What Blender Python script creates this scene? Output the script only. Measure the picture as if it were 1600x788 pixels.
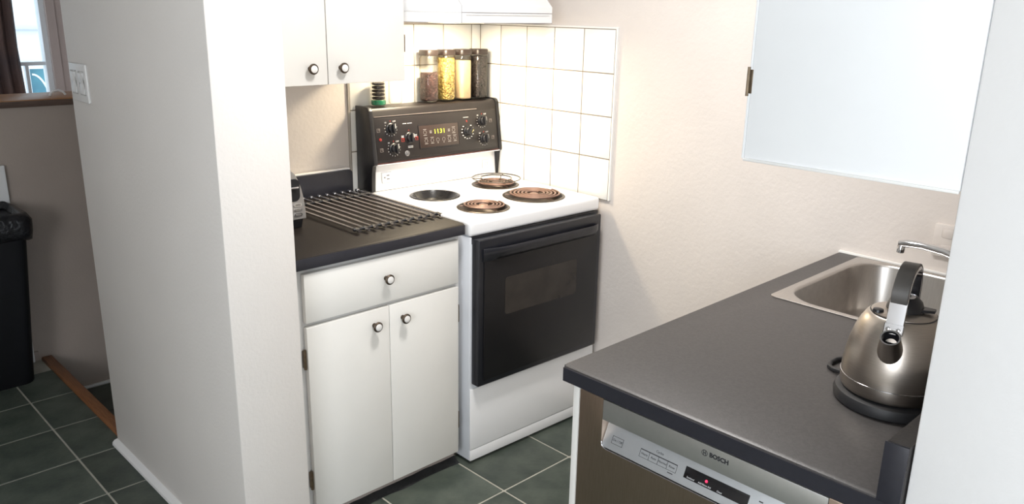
import bpy, bmesh, math, random
from mathutils import Matrix, Vector, noise

for o in list(bpy.data.objects): bpy.data.objects.remove(o, do_unlink=True)
scene = bpy.context.scene
COL = scene.collection
PI = math.pi
random.seed(7)

# ------------------------------------------------------------------ camera
CAM = Vector((-2.4304, -2.6405, 1.6023))
CR = Vector((0.7188, -0.6950, 0.0187)); CU = Vector((0.1852, 0.2173, 0.9584)); CF = Vector((0.6701, 0.6854, -0.2850))
F_PX, PY = 1281.61, 396.68
cd = bpy.data.cameras.new('camera'); cam = bpy.data.objects.new('camera', cd); COL.objects.link(cam)
CF.normalize(); CR = (CR - CF * CR.dot(CF)).normalized(); CU = CR.cross(CF)
cam.matrix_world = Matrix(((CR.x, CU.x, -CF.x, CAM.x), (CR.y, CU.y, -CF.y, CAM.y), (CR.z, CU.z, -CF.z, CAM.z), (0, 0, 0, 1)))
cd.sensor_fit = 'HORIZONTAL'; cd.sensor_width = 36.0; cd.lens = F_PX / 1600 * 36; cd.shift_y = (PY - 394) / 1600; cd.clip_start = 0.05
scene.camera = cam

# ------------------------------------------------------------------ light
vs = scene.view_settings
vs.view_transform = 'Standard'; vs.look = 'None'; vs.gamma = 1.0; vs.use_curve_mapping = False
vs.exposure = 0.35
w = bpy.data.worlds.new('daylight'); scene.world = w; w.use_nodes = True
bg = w.node_tree.nodes['Background']; bg.inputs[0].default_value = (0.78, 0.9, 1.0, 1); bg.inputs[1].default_value = 1.8

def area(name, loc, target, sx, sy, power, color, shape='RECTANGLE'):
    l = bpy.data.lights.new(name, 'AREA'); l.shape = shape; l.size = sx
    if shape in ('RECTANGLE', 'ELLIPSE'): l.size_y = sy
    l.energy = power; l.color = color
    o = bpy.data.objects.new(name, l); COL.objects.link(o); o.location = loc
    o.rotation_euler = (Vector(target) - Vector(loc)).to_track_quat('-Z', 'Y').to_euler()
    return o
# side window daylight and kitchen ceiling lamp; the front light is an added fill
area('front_fill', (-2.6, -5.10, 1.5), (-2.6, 0, 1.5), 2.2, 1.5, 8, (0.90, 0.95, 1.0))
area('daylight_side_window', (-4.50, -3.2, 1.6), (0, -3.2, 1.5), 1.7, 1.3, 48, (0.93, 0.96, 1.0))
LAMP = (-1.02, -1.30)
area('ceiling_lamp_light', (LAMP[0], LAMP[1], 2.315), (LAMP[0], LAMP[1], 0), 0.30, 0.30, 18.5, (1.0, 0.97, 0.94), 'DISK')
area('hood_lamp_light', (-0.36, -0.20, 1.548), (-0.36, -0.19, 0), 0.16, 0.10, 7.0, (1.0, 0.84, 0.60), 'RECTANGLE')

# ------------------------------------------------------------------ materials
MATS = {}
def mat(name, col, rough=0.5, metal=0.0, var=0.0, vscale=8.0, bump=0.0, bscale=40.0, coat=0.0, col2=None, emit=None, estr=0.0,
        spec=0.5, obj_random=0.0, aniso=0.0, stretch=None, detail=4.0):
    if name in MATS: return MATS[name]
    m = bpy.data.materials.new(name); m.use_nodes = True; nt = m.node_tree; N = nt.nodes; L = nt.links
    p = N['Principled BSDF']
    p.inputs['Base Color'].default_value = (*col, 1); p.inputs['Roughness'].default_value = rough; p.inputs['Metallic'].default_value = metal
    p.inputs['Coat Weight'].default_value = coat; p.inputs['Specular IOR Level'].default_value = spec; p.inputs['Anisotropic'].default_value = aniso
    tc = N.new('ShaderNodeTexCoord'); mp = N.new('ShaderNodeMapping'); L.new(tc.outputs['Object'], mp.inputs['Vector'])
    if stretch: mp.inputs['Scale'].default_value = stretch
    no = N.new('ShaderNodeTexNoise'); no.inputs['Scale'].default_value = vscale; no.inputs['Detail'].default_value = detail
    L.new(mp.outputs[0], no.inputs['Vector'])
    mx = N.new('ShaderNodeMix'); mx.data_type = 'RGBA'
    c2 = col2 if col2 else tuple(c * (1 - var) for c in col)
    mx.inputs[6].default_value = (*col, 1); mx.inputs[7].default_value = (*c2, 1)
    rp = N.new('ShaderNodeMapRange'); rp.inputs[1].default_value = 0.35; rp.inputs[2].default_value = 0.65
    L.new(no.outputs[0], rp.inputs[0]); L.new(rp.outputs[0], mx.inputs[0])
    out = mx.outputs[2]
    if obj_random:
        oi = N.new('ShaderNodeObjectInfo'); hs = N.new('ShaderNodeHueSaturation'); mr = N.new('ShaderNodeMapRange')
        mr.inputs[3].default_value = 1 - obj_random; mr.inputs[4].default_value = 1 + obj_random
        L.new(oi.outputs['Random'], mr.inputs[0]); L.new(mr.outputs[0], hs.inputs['Value']); L.new(out, hs.inputs['Color']); out = hs.outputs[0]
    L.new(out, p.inputs['Base Color'])
    if bump:
        n2 = N.new('ShaderNodeTexNoise'); n2.inputs['Scale'].default_value = bscale; n2.inputs['Detail'].default_value = 6
        L.new(mp.outputs[0], n2.inputs['Vector'])
        b = N.new('ShaderNodeBump'); b.inputs['Strength'].default_value = bump; b.inputs['Distance'].default_value = 0.01
        L.new(n2.outputs[0], b.inputs['Height']); L.new(b.outputs[0], p.inputs['Normal'])
    if emit:
        p.inputs['Emission Color'].default_value = (*emit, 1); p.inputs['Emission Strength'].default_value = estr
    MATS[name] = m
    return m

def grain_mat(name, c1, c2, scale, rough=0.45):
    """loose grains seen through glass: voronoi cells with colour per cell and relief"""
    m = bpy.data.materials.new(name); m.use_nodes = True; nt = m.node_tree; N = nt.nodes; L = nt.links
    p = N['Principled BSDF']; p.inputs['Roughness'].default_value = rough
    tc = N.new('ShaderNodeTexCoord'); v = N.new('ShaderNodeTexVoronoi'); v.inputs['Scale'].default_value = scale
    L.new(tc.outputs['Object'], v.inputs['Vector'])
    sp = N.new('ShaderNodeSeparateColor'); L.new(v.outputs['Color'], sp.inputs[0])
    mx = N.new('ShaderNodeMix'); mx.data_type = 'RGBA'; mx.inputs[6].default_value = (*c1, 1); mx.inputs[7].default_value = (*c2, 1)
    L.new(sp.outputs[0], mx.inputs[0]); L.new(mx.outputs[2], p.inputs['Base Color'])
    b = N.new('ShaderNodeBump'); b.inputs['Strength'].default_value = 0.9; b.inputs['Distance'].default_value = 0.004; b.invert = True
    L.new(v.outputs['Distance'], b.inputs['Height']); L.new(b.outputs[0], p.inputs['Normal'])
    return m

def glass_mat(name, tint, gloss=0.12, rough=0.02, edge=0.45):
    m = bpy.data.materials.new(name); m.use_nodes = True; nt = m.node_tree; N = nt.nodes; L = nt.links
    N.remove(N['Principled BSDF']); o = N['Material Output']
    tr = N.new('ShaderNodeBsdfTransparent')
    fc_ = N.new('ShaderNodeLayerWeight'); fc_.inputs[0].default_value = 0.35
    pw = N.new('ShaderNodeMath'); pw.operation = 'POWER'; pw.inputs[1].default_value = 3.0; L.new(fc_.outputs['Facing'], pw.inputs[0])
    tm = N.new('ShaderNodeMix'); tm.data_type = 'RGBA'; tm.inputs[6].default_value = (*tint, 1); tm.inputs[7].default_value = (*[c * edge for c in tint], 1)
    L.new(pw.outputs[0], tm.inputs[0]); L.new(tm.outputs[2], tr.inputs[0])
    gl = N.new('ShaderNodeBsdfGlossy'); gl.inputs['Roughness'].default_value = rough
    lw = N.new('ShaderNodeLayerWeight'); lw.inputs[0].default_value = 0.25
    mr = N.new('ShaderNodeMapRange'); mr.inputs[3].default_value = gloss * 0.4; mr.inputs[4].default_value = min(1, gloss * 4)
    L.new(lw.outputs['Fresnel'], mr.inputs[0])
    mx = N.new('ShaderNodeMixShader'); L.new(mr.outputs[0], mx.inputs[0]); L.new(tr.outputs[0], mx.inputs[1]); L.new(gl.outputs[0], mx.inputs[2])
    L.new(mx.outputs[0], o.inputs['Surface'])
    return m

M_wall = mat('wall_paint_white', (0.775, 0.735, 0.70), 0.62, var=0.03, vscale=3, bump=0.10, bscale=90)
M_wallb = mat('wall_paint_bright', (0.80, 0.79, 0.785), 0.6, var=0.02, vscale=3, bump=0.08, bscale=90)
M_wallw = mat('wall_paint_warm', (0.72, 0.665, 0.625), 0.6, var=0.04, vscale=4, bump=0.12, bscale=70)
M_wallt = mat('wall_paint_taupe', (0.40, 0.33, 0.285), 0.7, var=0.05, vscale=5, bump=0.08, bscale=90)
M_ceil = mat('ceiling_paint', (0.85, 0.84, 0.82), 0.8, var=0.02)
M_cab = mat('cabinet_paint', (0.80, 0.785, 0.75), 0.42, var=0.025, vscale=6, bump=0.03, bscale=60)
M_cabr = mat('cabinet_paint_daylit', (0.92, 0.93, 0.94), 0.32, var=0.02, vscale=6)  # brighter, bluer cabinet white: daylight on the end panel put into the colour
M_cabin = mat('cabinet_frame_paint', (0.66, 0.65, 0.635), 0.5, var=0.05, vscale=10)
M_toe = mat('toe_kick_board', (0.42, 0.36, 0.33), 0.6, var=0.2, vscale=9)
M_enamel = mat('stove_enamel', (0.86, 0.86, 0.87), 0.22, var=0.01, coat=0.4)
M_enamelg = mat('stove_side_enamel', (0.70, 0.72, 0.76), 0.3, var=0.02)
M_tile = mat('wall_tile_glaze', (0.86, 0.85, 0.82), 0.16, var=0.02, vscale=5, coat=0.3, obj_random=0.02)
M_grout = mat('wall_grout', (0.25, 0.21, 0.16), 0.85, var=0.12, vscale=30)
M_ftile = mat('floor_tile_green', (0.046, 0.060, 0.049), 0.42, col2=(0.092, 0.108, 0.088), vscale=9, bump=0.12, bscale=55, obj_random=0.14, detail=10)
M_fgrout = mat('floor_grout', (0.52, 0.50, 0.43), 0.85, var=0.2, vscale=14)
M_lam = mat('laminate_charcoal', (0.058, 0.053, 0.052), 0.40, var=0.22, vscale=160, bump=0.05, bscale=300)
M_lam2 = mat('laminate_shaded_copy', (0.019, 0.0155, 0.014), 0.48, var=0.22, vscale=160, bump=0.05, bscale=300, spec=0.15)  # same laminate as above, a darker browner copy with shade in its colour
M_lamedge = mat('laminate_edge', (0.022, 0.022, 0.030), 0.38, var=0.1, vscale=80)  # shade of the worktop's vertical edges put into a darker colour
M_black = mat('black_plastic', (0.014, 0.014, 0.017), 0.35, var=0.2, vscale=20)
M_rubber = mat('black_rubber', (0.018, 0.018, 0.020), 0.5, var=0.2, vscale=20)
M_panel = mat('control_panel_black', (0.014, 0.0105, 0.0105), 0.38, var=0.15, vscale=30)
M_ovenblk = mat('oven_black_glass', (0.009, 0.0085, 0.010), 0.30, var=0.1, vscale=10, spec=0.35)
M_ovenfr = mat('oven_black_frame', (0.012, 0.013, 0.018), 0.3, var=0.2, vscale=20)
M_ovenwin = mat('oven_window_glass', (0.030, 0.025, 0.022), 0.25, var=0.35, vscale=14, spec=0.4)
M_steel = mat('brushed_steel', (0.50, 0.45, 0.40), 0.30, 1.0, var=0.10, vscale=30, stretch=(1, 1, 40), aniso=0.5)
M_sink = mat('sink_steel', (0.56, 0.53, 0.50), 0.30, 1.0, var=0.08, vscale=40, stretch=(1, 12, 1))
M_dwsteel = mat('dishwasher_steel', (0.44, 0.345, 0.275), 0.36, 1.0, var=0.12, vscale=30, stretch=(1, 40, 1), aniso=0.4)
M_dwtrim = mat('dishwasher_silver', (0.46, 0.46, 0.44), 0.38, 0.75, var=0.05, vscale=40)
M_dwpanel = mat('dishwasher_console', (0.56, 0.58, 0.60), 0.36, 0.55, var=0.04, vscale=40)
M_chrome = mat('chrome', (0.72, 0.72, 0.74), 0.10, 1.0, var=0.05, vscale=20)
M_rod = mat('rack_steel', (0.82, 0.80, 0.79), 0.24, 1.0, var=0.15, vscale=30)
M_wire = mat('trivet_wire', (0.16, 0.14, 0.12), 0.3, 0.9, var=0.1, vscale=20)
M_coil = mat('coil_element', (0.27, 0.165, 0.125), 0.42, 0.35, col2=(0.19, 0.11, 0.085), vscale=30)
M_pan = mat('drip_pan', (0.10, 0.082, 0.068), 0.34, 0.8, col2=(0.035, 0.026, 0.022), vscale=18)
M_panblk = mat('drip_pan_black', (0.016, 0.016, 0.018), 0.25, 0.1, var=0.2, vscale=18)
M_brass = mat('aged_bronze', (0.10, 0.075, 0.055), 0.38, 0.8, var=0.3, vscale=60)
M_hinge = mat('hinge_bronze', (0.20, 0.15, 0.10), 0.4, 0.8, var=0.3, vscale=60)
M_ceram = mat('knob_ceramic', (0.80, 0.78, 0.76), 0.2, var=0.03, coat=0.5)
M_plate = mat('switch_plastic', (0.72, 0.71, 0.70), 0.35, var=0.02)
M_mark = mat('white_print', (0.75, 0.75, 0.75), 0.5, var=0.05)
M_markr = mat('red_print', (0.45, 0.05, 0.04), 0.5, var=0.05)
M_dark = mat('dark_print', (0.02, 0.02, 0.025), 0.5, var=0.05)
M_digit = mat('clock_digit', (0.5, 0.6, 0.05), 0.5, emit=(0.75, 0.85, 0.05), estr=1.3)
M_led = mat('red_led', (0.6, 0.02, 0.05), 0.4, emit=(1.0, 0.03, 0.10), estr=1.6)
M_oak = mat('oak_trim', (0.30, 0.125, 0.05), 0.45, col2=(0.20, 0.08, 0.032), vscale=14, stretch=(14, 1, 14))
M_capw = mat('cap_wood_lit', (0.46, 0.21, 0.075), 0.42, col2=(0.34, 0.15, 0.05), vscale=10, stretch=(1, 14, 14))  # warm light on the cap top put into its orange
M_capd = mat('cap_wood_shaded', (0.13, 0.085, 0.065), 0.5, col2=(0.08, 0.05, 0.04), vscale=10, stretch=(1, 14, 14))  # cap wood again, shade of the front edge put into the colour
M_curtain = mat('curtain_cloth', (0.13, 0.075, 0.06), 0.9, col2=(0.085, 0.06, 0.06), vscale=6, bump=0.2, bscale=300)
M_pink = mat('far_wall_paint', (0.52, 0.43, 0.40), 0.7, var=0.04)
M_orange = mat('orange_wall', (0.62, 0.30, 0.10), 0.7, var=0.06, vscale=5)
M_frame = mat('window_frame_white', (0.80, 0.82, 0.84), 0.4, var=0.02)
M_bag = mat('bin_bag_plastic', (0.010, 0.010, 0.012), 0.22, var=0.2, vscale=30, bump=0.6, bscale=60)
M_siding = mat('house_siding', (0.85, 0.86, 0.86), 0.7, var=0.03)
M_teal = mat('house_glass', (0.10, 0.30, 0.36), 0.2, col2=(0.05, 0.16, 0.22), vscale=3)
M_seal = mat('dark_sealant', (0.016, 0.017, 0.019), 0.55, var=0.4, vscale=30, bump=0.5, bscale=40)
M_caulk = mat('white_caulk', (0.84, 0.83, 0.81), 0.5, var=0.03)
M_lid = mat('jar_lid', (0.032, 0.021, 0.018), 0.4, var=0.25, vscale=20, spec=0.6)
M_green = mat('green_glass_base', (0.015, 0.16, 0.075), 0.15, var=0.3, vscale=30, coat=0.4)
M_lampd = mat('lamp_diffuser', (0.9, 0.9, 0.88), 0.5, emit=(1.0, 0.96, 0.9), estr=3.0)
M_hoodl = mat('hood_lens', (0.9, 0.85, 0.7), 0.4, emit=(1.0, 0.85, 0.6), estr=4.0)
M_glass = glass_mat('jar_glass', (0.94, 0.93, 0.90), 0.09)
M_pane = glass_mat('window_pane', (0.94, 0.97, 0.98), 0.05, edge=0.95)
M_beans = grain_mat('brown_beans', (0.030, 0.013, 0.012), (0.105, 0.052, 0.048), 110, 0.6)
M_peas = grain_mat('yellow_peas', (0.66, 0.52, 0.17), (0.22, 0.13, 0.025), 130, 0.6)
M_flour = mat('pale_grain', (0.78, 0.60, 0.38), 0.8, var=0.10, vscale=60, bump=0.3, bscale=200)
M_blackb = grain_mat('black_beans', (0.006, 0.005, 0.006), (0.055, 0.042, 0.042), 120, 0.5)
M_pods = mat('dark_capsules', (0.03, 0.022, 0.02), 0.25, 0.5, var=0.3, vscale=30)
M_toast = mat('toaster_silver', (0.50, 0.48, 0.46), 0.30, 0.85, var=0.08, vscale=20)

# ------------------------------------------------------------------ mesh helpers
ROOT = {}
def finish(name, bm, m, parent=None, smooth=35):
    """link bm (world coordinates) as ONE mesh object; under a thing its vertices move into that thing's space"""
    if parent is not None:
        bm.transform(ROOT[parent.name].inverted())
    bmesh.ops.recalc_face_normals(bm, faces=bm.faces)
    me = bpy.data.meshes.new(name); bm.to_mesh(me); bm.free()
    me.materials.append(m)
    if smooth:
        for p in me.polygons: p.use_smooth = True
        me.set_sharp_from_angle(angle=math.radians(smooth))
    o = bpy.data.objects.new(name, me); COL.objects.link(o)
    if parent is not None:
        o.parent = parent; ROOT[o.name] = ROOT[parent.name]
    else:
        ROOT[o.name] = Matrix.Identity(4)
    return o
def thing(name, label, cat, loc=(0, 0, 0), rz=0.0, group=None):
    o = bpy.data.objects.new(name, None); COL.objects.link(o); o.empty_display_size = 0.05
    o.location = loc; o.rotation_euler = (0, 0, rz)
    ROOT[o.name] = Matrix.Translation(loc) @ Matrix.Rotation(rz, 4, 'Z')
    return tag(o, label, cat, group)
def tag(o, label, cat, group=None):
    o['label'] = label; o['category'] = cat
    if group: o['group'] = group
    return o
def struct(name, bm, m, parent=None, label=None, smooth=35):
    o = finish(name, bm, m, parent, smooth)
    if parent is None: o['kind'] = 'structure'
    if label: o['label'] = label
    return o
def lab(o, t): o['label'] = t; return o

def B(): return bmesh.new()
def box(bm, x0, x1, y0, y1, z0, z1, bev=0.0, seg=2, mtx=None):
    t = bmesh.new()
    bmesh.ops.create_cube(t, size=1.0)
    for v in t.verts: v.co = Vector(((x0 + x1) / 2 + v.co.x * (x1 - x0), (y0 + y1) / 2 + v.co.y * (y1 - y0), (z0 + z1) / 2 + v.co.z * (z1 - z0)))
    if bev: bmesh.ops.bevel(t, geom=list(t.edges), offset=bev, segments=seg, profile=0.5, affect='EDGES')
    return merge(bm, t, mtx)
def merge(bm, t, mtx=None):
    if mtx is not None: t.transform(mtx)
    mp = {v: bm.verts.new(v.co) for v in t.verts}
    for f in t.faces:
        try: bm.faces.new([mp[v] for v in f.verts])
        except ValueError: pass
    t.free(); return bm
def loops(bm, rings, cap0=True, cap1=True, closed=True):
    """bridge rings of equal count"""
    R = [[bm.verts.new(p) for p in r] for r in rings]
    n = len(R[0])
    for a, b in zip(R, R[1:]):
        for i in range(n if closed else n - 1):
            j = (i + 1) % n
            bm.faces.new((a[i], a[j], b[j], b[i]))
    if cap0: bm.faces.new(R[0][::-1])
    if cap1: bm.faces.new(R[-1])
    return bm
def lathe(bm, prof, c=(0, 0), n=32, mtx=None, cap0=True, cap1=True):
    t = bmesh.new()
    rings = [[(c[0] + r * math.cos(2 * PI * i / n), c[1] + r * math.sin(2 * PI * i / n), z) for i in range(n)] for r, z in prof]
    loops(t, rings, cap0, cap1)
    return merge(bm, t, mtx)
def tube(bm, pts, r, n=10, closed=False, flat=1.0, cap=True):
    """tube along a path; flat squashes it along z"""
    P = [Vector(p) for p in pts]; rings = []
    up = Vector((0, 0, 1)); prev = None
    for i, p in enumerate(P):
        a = P[(i - 1) % len(P)] if (closed or i > 0) else p
        b = P[(i + 1) % len(P)] if (closed or i < len(P) - 1) else p
        t = (b - a).normalized()
        s = t.cross(up)
        if s.length < 1e-3: s = prev if prev is not None else Vector((1, 0, 0))
        s.normalize(); prev = s; u = s.cross(t).normalized()
        rr = r[i] if isinstance(r, (list, tuple)) else r
        rings.append([p + s * rr * math.cos(2 * PI * k / n) + u * rr * flat * math.sin(2 * PI * k / n) for k in range(n)])
    if closed: rings.append(rings[0])
    t = bmesh.new()
    loops(t, rings, cap and not closed, cap and not closed)
    if closed: bmesh.ops.remove_doubles(t, verts=t.verts, dist=1e-6)
    return merge(bm, t)
def rrect(x0, x1, y0, y1, r, z, n=6):
    pts = []
    for cx, cy, a0 in ((x1 - r, y1 - r, 0), (x0 + r, y1 - r, PI / 2), (x0 + r, y0 + r, PI), (x1 - r, y0 + r, 1.5 * PI)):
        for k in range(n + 1):
            a = a0 + PI / 2 * k / n
            pts.append((cx + r * math.cos(a), cy + r * math.sin(a), z))
    return pts
def extrude(bm, poly, a0, a1, axis='x', bev=0.0):
    """extrude a 2D polygon along an axis; poly holds the other two coordinates in order"""
    def P(p, a): return {'x': (a, p[0], p[1]), 'y': (p[0], a, p[1]), 'z': (p[0], p[1], a)}[axis]
    t = bmesh.new(); loops(t, [[P(p, a0) for p in poly], [P(p, a1) for p in poly]])
    bmesh.ops.recalc_face_normals(t, faces=t.faces)
    if bev: bmesh.ops.bevel(t, geom=list(t.edges), offset=bev, segments=2, profile=0.5, affect='EDGES')
    return merge(bm, t)
def cut(bm, cutters):
    """boolean difference of bm with a list of bmeshes"""
    def mk(b):
        bmesh.ops.recalc_face_normals(b, faces=b.faces)
        me = bpy.data.meshes.new('tmp'); b.to_mesh(me); b.free(); o = bpy.data.objects.new('tmp', me); COL.objects.link(o); return o
    a = mk(bm); cs = [mk(c) for c in cutters]
    for c in cs:
        md = a.modifiers.new('b', 'BOOLEAN'); md.operation = 'DIFFERENCE'; md.solver = 'EXACT'; md.object = c
    bpy.context.view_layer.update()
    dg = bpy.context.evaluated_depsgraph_get()
    me = bpy.data.meshes.new_from_object(a.evaluated_get(dg))
    r = bmesh.new(); r.from_mesh(me)
    for o in [a] + cs:
        d = o.data; bpy.data.objects.remove(o); bpy.data.meshes.remove(d)
    bpy.data.meshes.remove(me)
    return r
def frame_mtx(o, right, up):
    right = Vector(right).normalized(); up = Vector(up).normalized(); n = right.cross(up)
    return Matrix(((right.x, up.x, n.x, o[0]), (right.y, up.y, n.y, o[1]), (right.z, up.z, n.z, o[2]), (0, 0, 0, 1)))
def text_bm(bm, s, size, mtx, align='CENTER', depth=0.0003, bold=0.0, space=1.0):
    c = bpy.data.curves.new('t', 'FONT'); c.body = s; c.size = size; c.align_x = align; c.align_y = 'CENTER'; c.extrude = depth; c.offset = bold
    c.resolution_u = 3; c.space_character = space
    o = bpy.data.objects.new('t', c); COL.objects.link(o); bpy.context.view_layer.update()
    me = bpy.data.meshes.new_from_object(o.evaluated_get(bpy.context.evaluated_depsgraph_get()))
    t = bmesh.new(); t.from_mesh(me); bpy.data.objects.remove(o); bpy.data.curves.remove(c); bpy.data.meshes.remove(me)
    return merge(bm, t, mtx)
def rect_outline(bm, cx, cy, w, h, t, mtx, d=0.0004):
    for (a, b, c, e) in ((-w/2, w/2, h/2 - t, h/2), (-w/2, w/2, -h/2, -h/2 + t), (-w/2, -w/2 + t, -h/2, h/2), (w/2 - t, w/2, -h/2, h/2)):
        box(bm, cx + a, cx + b, cy + c, cy + e, 0, d, mtx=mtx)
def ring(bm, cx, cy, r, t, mtx, d=0.0004, n=20):
    q = bmesh.new()
    loops(q, [[(cx + rr * math.cos(2*PI*i/n), cy + rr * math.sin(2*PI*i/n), z) for i in range(n)] for rr, z in ((r - t, 0), (r - t, d), (r, d), (r, 0))], False, False)
    merge(bm, q, mtx)

# ================================================================== STRUCTURE
PX0, PX1, PYF, PYB = -1.557, -1.357, -0.70, 0.36      # partition
BW = 0.062                                             # back wall face
H = 2.44
fl = B(); box(fl, -4.6, 0.1, -5.2, 0.10, -0.12, -0.0022); box(fl, -4.6, -1.53, 0.10, 1.40, -0.12, -0.0022)
floor = struct('floor', fl, M_fgrout, smooth=0)
# floor tiles, each its own piece
GX, GY, PXX, PYY = -0.692, -0.846, 0.336, 0.2985
tb = B(); box(tb, -PXX/2 + 0.0034, PXX/2 - 0.0034, -PYY/2 + 0.0034, PYY/2 - 0.0034, -0.009, 0.0, 0.0016, 1)
t0 = None
for i in range(-8, 3):
    for j in range(-9, 8):
        cx, cy = GX + (i + 0.5) * PXX, GY + (j + 0.5) * PYY
        if cx > 0 or (cx > -1.53 and cy > 0) or cy > 1.39: continue
        if cx < -3.2 or (PX0 + 0.15 < cx < 0 and cy > -0.5 and cx > -1.5): continue
        if t0 is None:
            t0 = finish('tile', tb, M_ftile, floor, 0); t0.location = (cx, cy, 0); src = t0
        else:
            c = src.copy(); c.location = (cx, cy, 0); c.parent = floor; COL.objects.link(c); c.name = 'tile'
        x1 = cx + PXX / 2
for t in [o for o in floor.children]:
    # tiles that meet the stair edge or the end wall are cut there
    edge = -1.536 if t.location.y > 0.3 else None
    if edge and t.location.x + PXX / 2 > edge:
        me = t.data.copy(); t.data = me
        lim = edge - t.location.x
        for v in me.vertices:
            if v.co.x > lim: v.co.x = lim
    if t.location.y + PYY / 2 > 1.385:
        me = t.data.copy(); t.data = me
        lim = 1.385 - t.location.y
        for v in me.vertices:
            if v.co.y > lim: v.co.y = lim

# walls
wr = B(); box(wr, 0.008, 0.12, -2.62, 0.16, -0.1, H); wall_right = struct('wall_right', wr, M_wallw)
wb = B(); box(wb, PX1, 0.12, BW + 0.006, BW + 0.10, -0.1, H); wall_back = struct('wall_back', wb, M_wallw)
wl = B(); box(wl, PX0, PX1, PYF, PYB, -0.004, H, 0.004, 2); wall_left = struct('wall_left', wl, M_wall)
wf = B(); box(wf, -1.250, 0.12, -2.62, -2.287, -0.004, H, 0.004, 2); wall_front = struct('wall_front', wf, M_wallb)
# stairwell and half wall
lf = B(); box(lf, -1.53, 0.1, 0.10, 1.42, -0.40, -0.209); landing = struct('stair_landing', lf, M_fgrout, smooth=0); landing['label'] = 'sunken tiled landing one step below the hall floor'
lt = B(); box(lt, -0.15, 0.15, -0.147, 0.147, -0.209, -0.204, 0.0015, 1)
lt0 = None
for i in range(5):
    for j in range(4):
        loc = (-1.352 + i * 0.303, 1.235 - j * 0.30, 0)
        if lt0 is None: lt0 = finish('tile', lt, M_ftile, landing, 0); lt0.location = loc
        else:
            c = lt0.copy(); c.location = loc; c.parent = landing; COL.objects.link(c); c.name = 'tile'
ri = B(); box(ri, -1.531, -1.512, 0.10, 1.40, -0.21, -0.012); struct('trim_3', ri, M_wallt, label='painted riser below the oak floor edge')
tr = B(); box(tr, -1.537, -1.492, 0.36, 1.392, -0.012, 0.013, 0.005, 2); struct('trim_1', tr, M_oak, label='orange oak nosing along the edge of the hall floor')
hw = B(); box(hw, -4.6, 0.1, 1.40, 1.50, -0.42, 1.165); struct('wall_stair', hw, M_wallt)
cp = B(); box(cp, -4.6, 0.1, 1.392, 1.70, 1.165, 1.190, 0.004, 2); trim2 = struct('trim_2', cp, M_capw, label='wooden cap board on the stair half wall')
ce = B(); box(ce, -4.6, 0.1, 1.383, 1.3925, 1.160, 1.186, 0.003, 2); lab(struct('edge_shade', ce, M_capd, trim2), 'front edge of the wooden cap with its shade painted dark')
bb = B(); box(bb, -1.50, 0.1, 1.386, 1.40, -0.204, -0.19, 0.002); struct('baseboard_stair', bb, M_caulk)
bb = B(); box(bb, -4.6, -1.545, 1.387, 1.40, 0.0, 0.045, 0.003); struct('baseboard_hall', bb, M_wallt)
bb = B(); extrude(bb, [(PX0, 0.0), (PX0 - 0.016, 0.0), (PX0 - 0.020, 0.006), (PX0 - 0.019, 0.016), (PX0 - 0.012, 0.024), (PX0, 0.027)], PYF - 0.01, PYB, 'y'); struct('baseboard_left', bb, M_wallb)
# window wall beyond the stairs
def wallhole(bm, x0, x1, y0, y1, z0, z1, hx0, hx1, hz0, hz1):
    box(bm, x0, hx0, y0, y1, z0, z1); box(bm, hx1, x1, y0, y1, z0, z1); box(bm, hx0, hx1, y0, y1, z0, hz0); box(bm, hx0, hx1, y0, y1, hz1, z1)
ww = B(); wallhole(ww, -4.6, 0.1, 2.55, 2.67, -0.42, H, -2.2, -1.0, 0.95, 2.1); struct('wall_window', ww, M_pink)
window = bpy.data.objects.new('window_1', None); COL.objects.link(window); ROOT['window_1'] = Matrix.Identity(4); window['kind'] = 'structure'; window['label'] = 'white framed window beyond the stair half wall'
f = B(); wallhole(f, -2.2, -1.0, 2.56, 2.63, 0.95, 2.1, -2.16, -1.028, 0.99, 2.06); box(f, -2.16, -1.028, 2.575, 2.615, 1.255, 1.275); box(f, -1.132, -1.115, 2.575, 2.615, 0.99, 1.255)
finish('window_frame', f, M_frame, window)
f = B(); box(f, -2.16, -1.028, 2.590, 2.594, 0.99, 2.06); finish('pane', f, M_pane, window)
f = B(); wallhole(f, -2.28, -0.955, 2.535, 2.55, 0.87, 2.18, -2.2, -1.0, 0.95, 2.1); lab(finish('casing', f, M_pink, window), 'painted casing around the opening')
# shell of the living room and ceiling (behind the camera)
c_ = B(); box(c_, -4.7, 0.12, -5.3, 2.67, H, H + 0.1); struct('ceiling', c_, M_ceil)
w1 = B()
for (a, b, z0, z1) in ((-5.2, -4.05, -0.1, H), (-2.35, 2.67, -0.1, H), (-4.05, -2.35, -0.1, 0.75), (-4.05, -2.35, 2.25, H)): box(w1, -4.7, -4.6, a, b, z0, z1)
struct('wall_living', w1, M_wall)
w2 = B(); wallhole(w2, -4.7, 0.12, -5.3, -5.2, -0.1, H, -3.7, -1.5, 0.75, 2.25); struct('wall_behind', w2, M_wall)
w3 = B(); box(w3, 0.008, 0.12, -5.2, -2.62, -0.1, H); struct('wall_dining', w3, M_wall)
w4 = B(); box(w4, 0.1, 0.2, 0.10, 2.67, -0.42, H); struct('wall_stairwell', w4, M_wallt)

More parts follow.
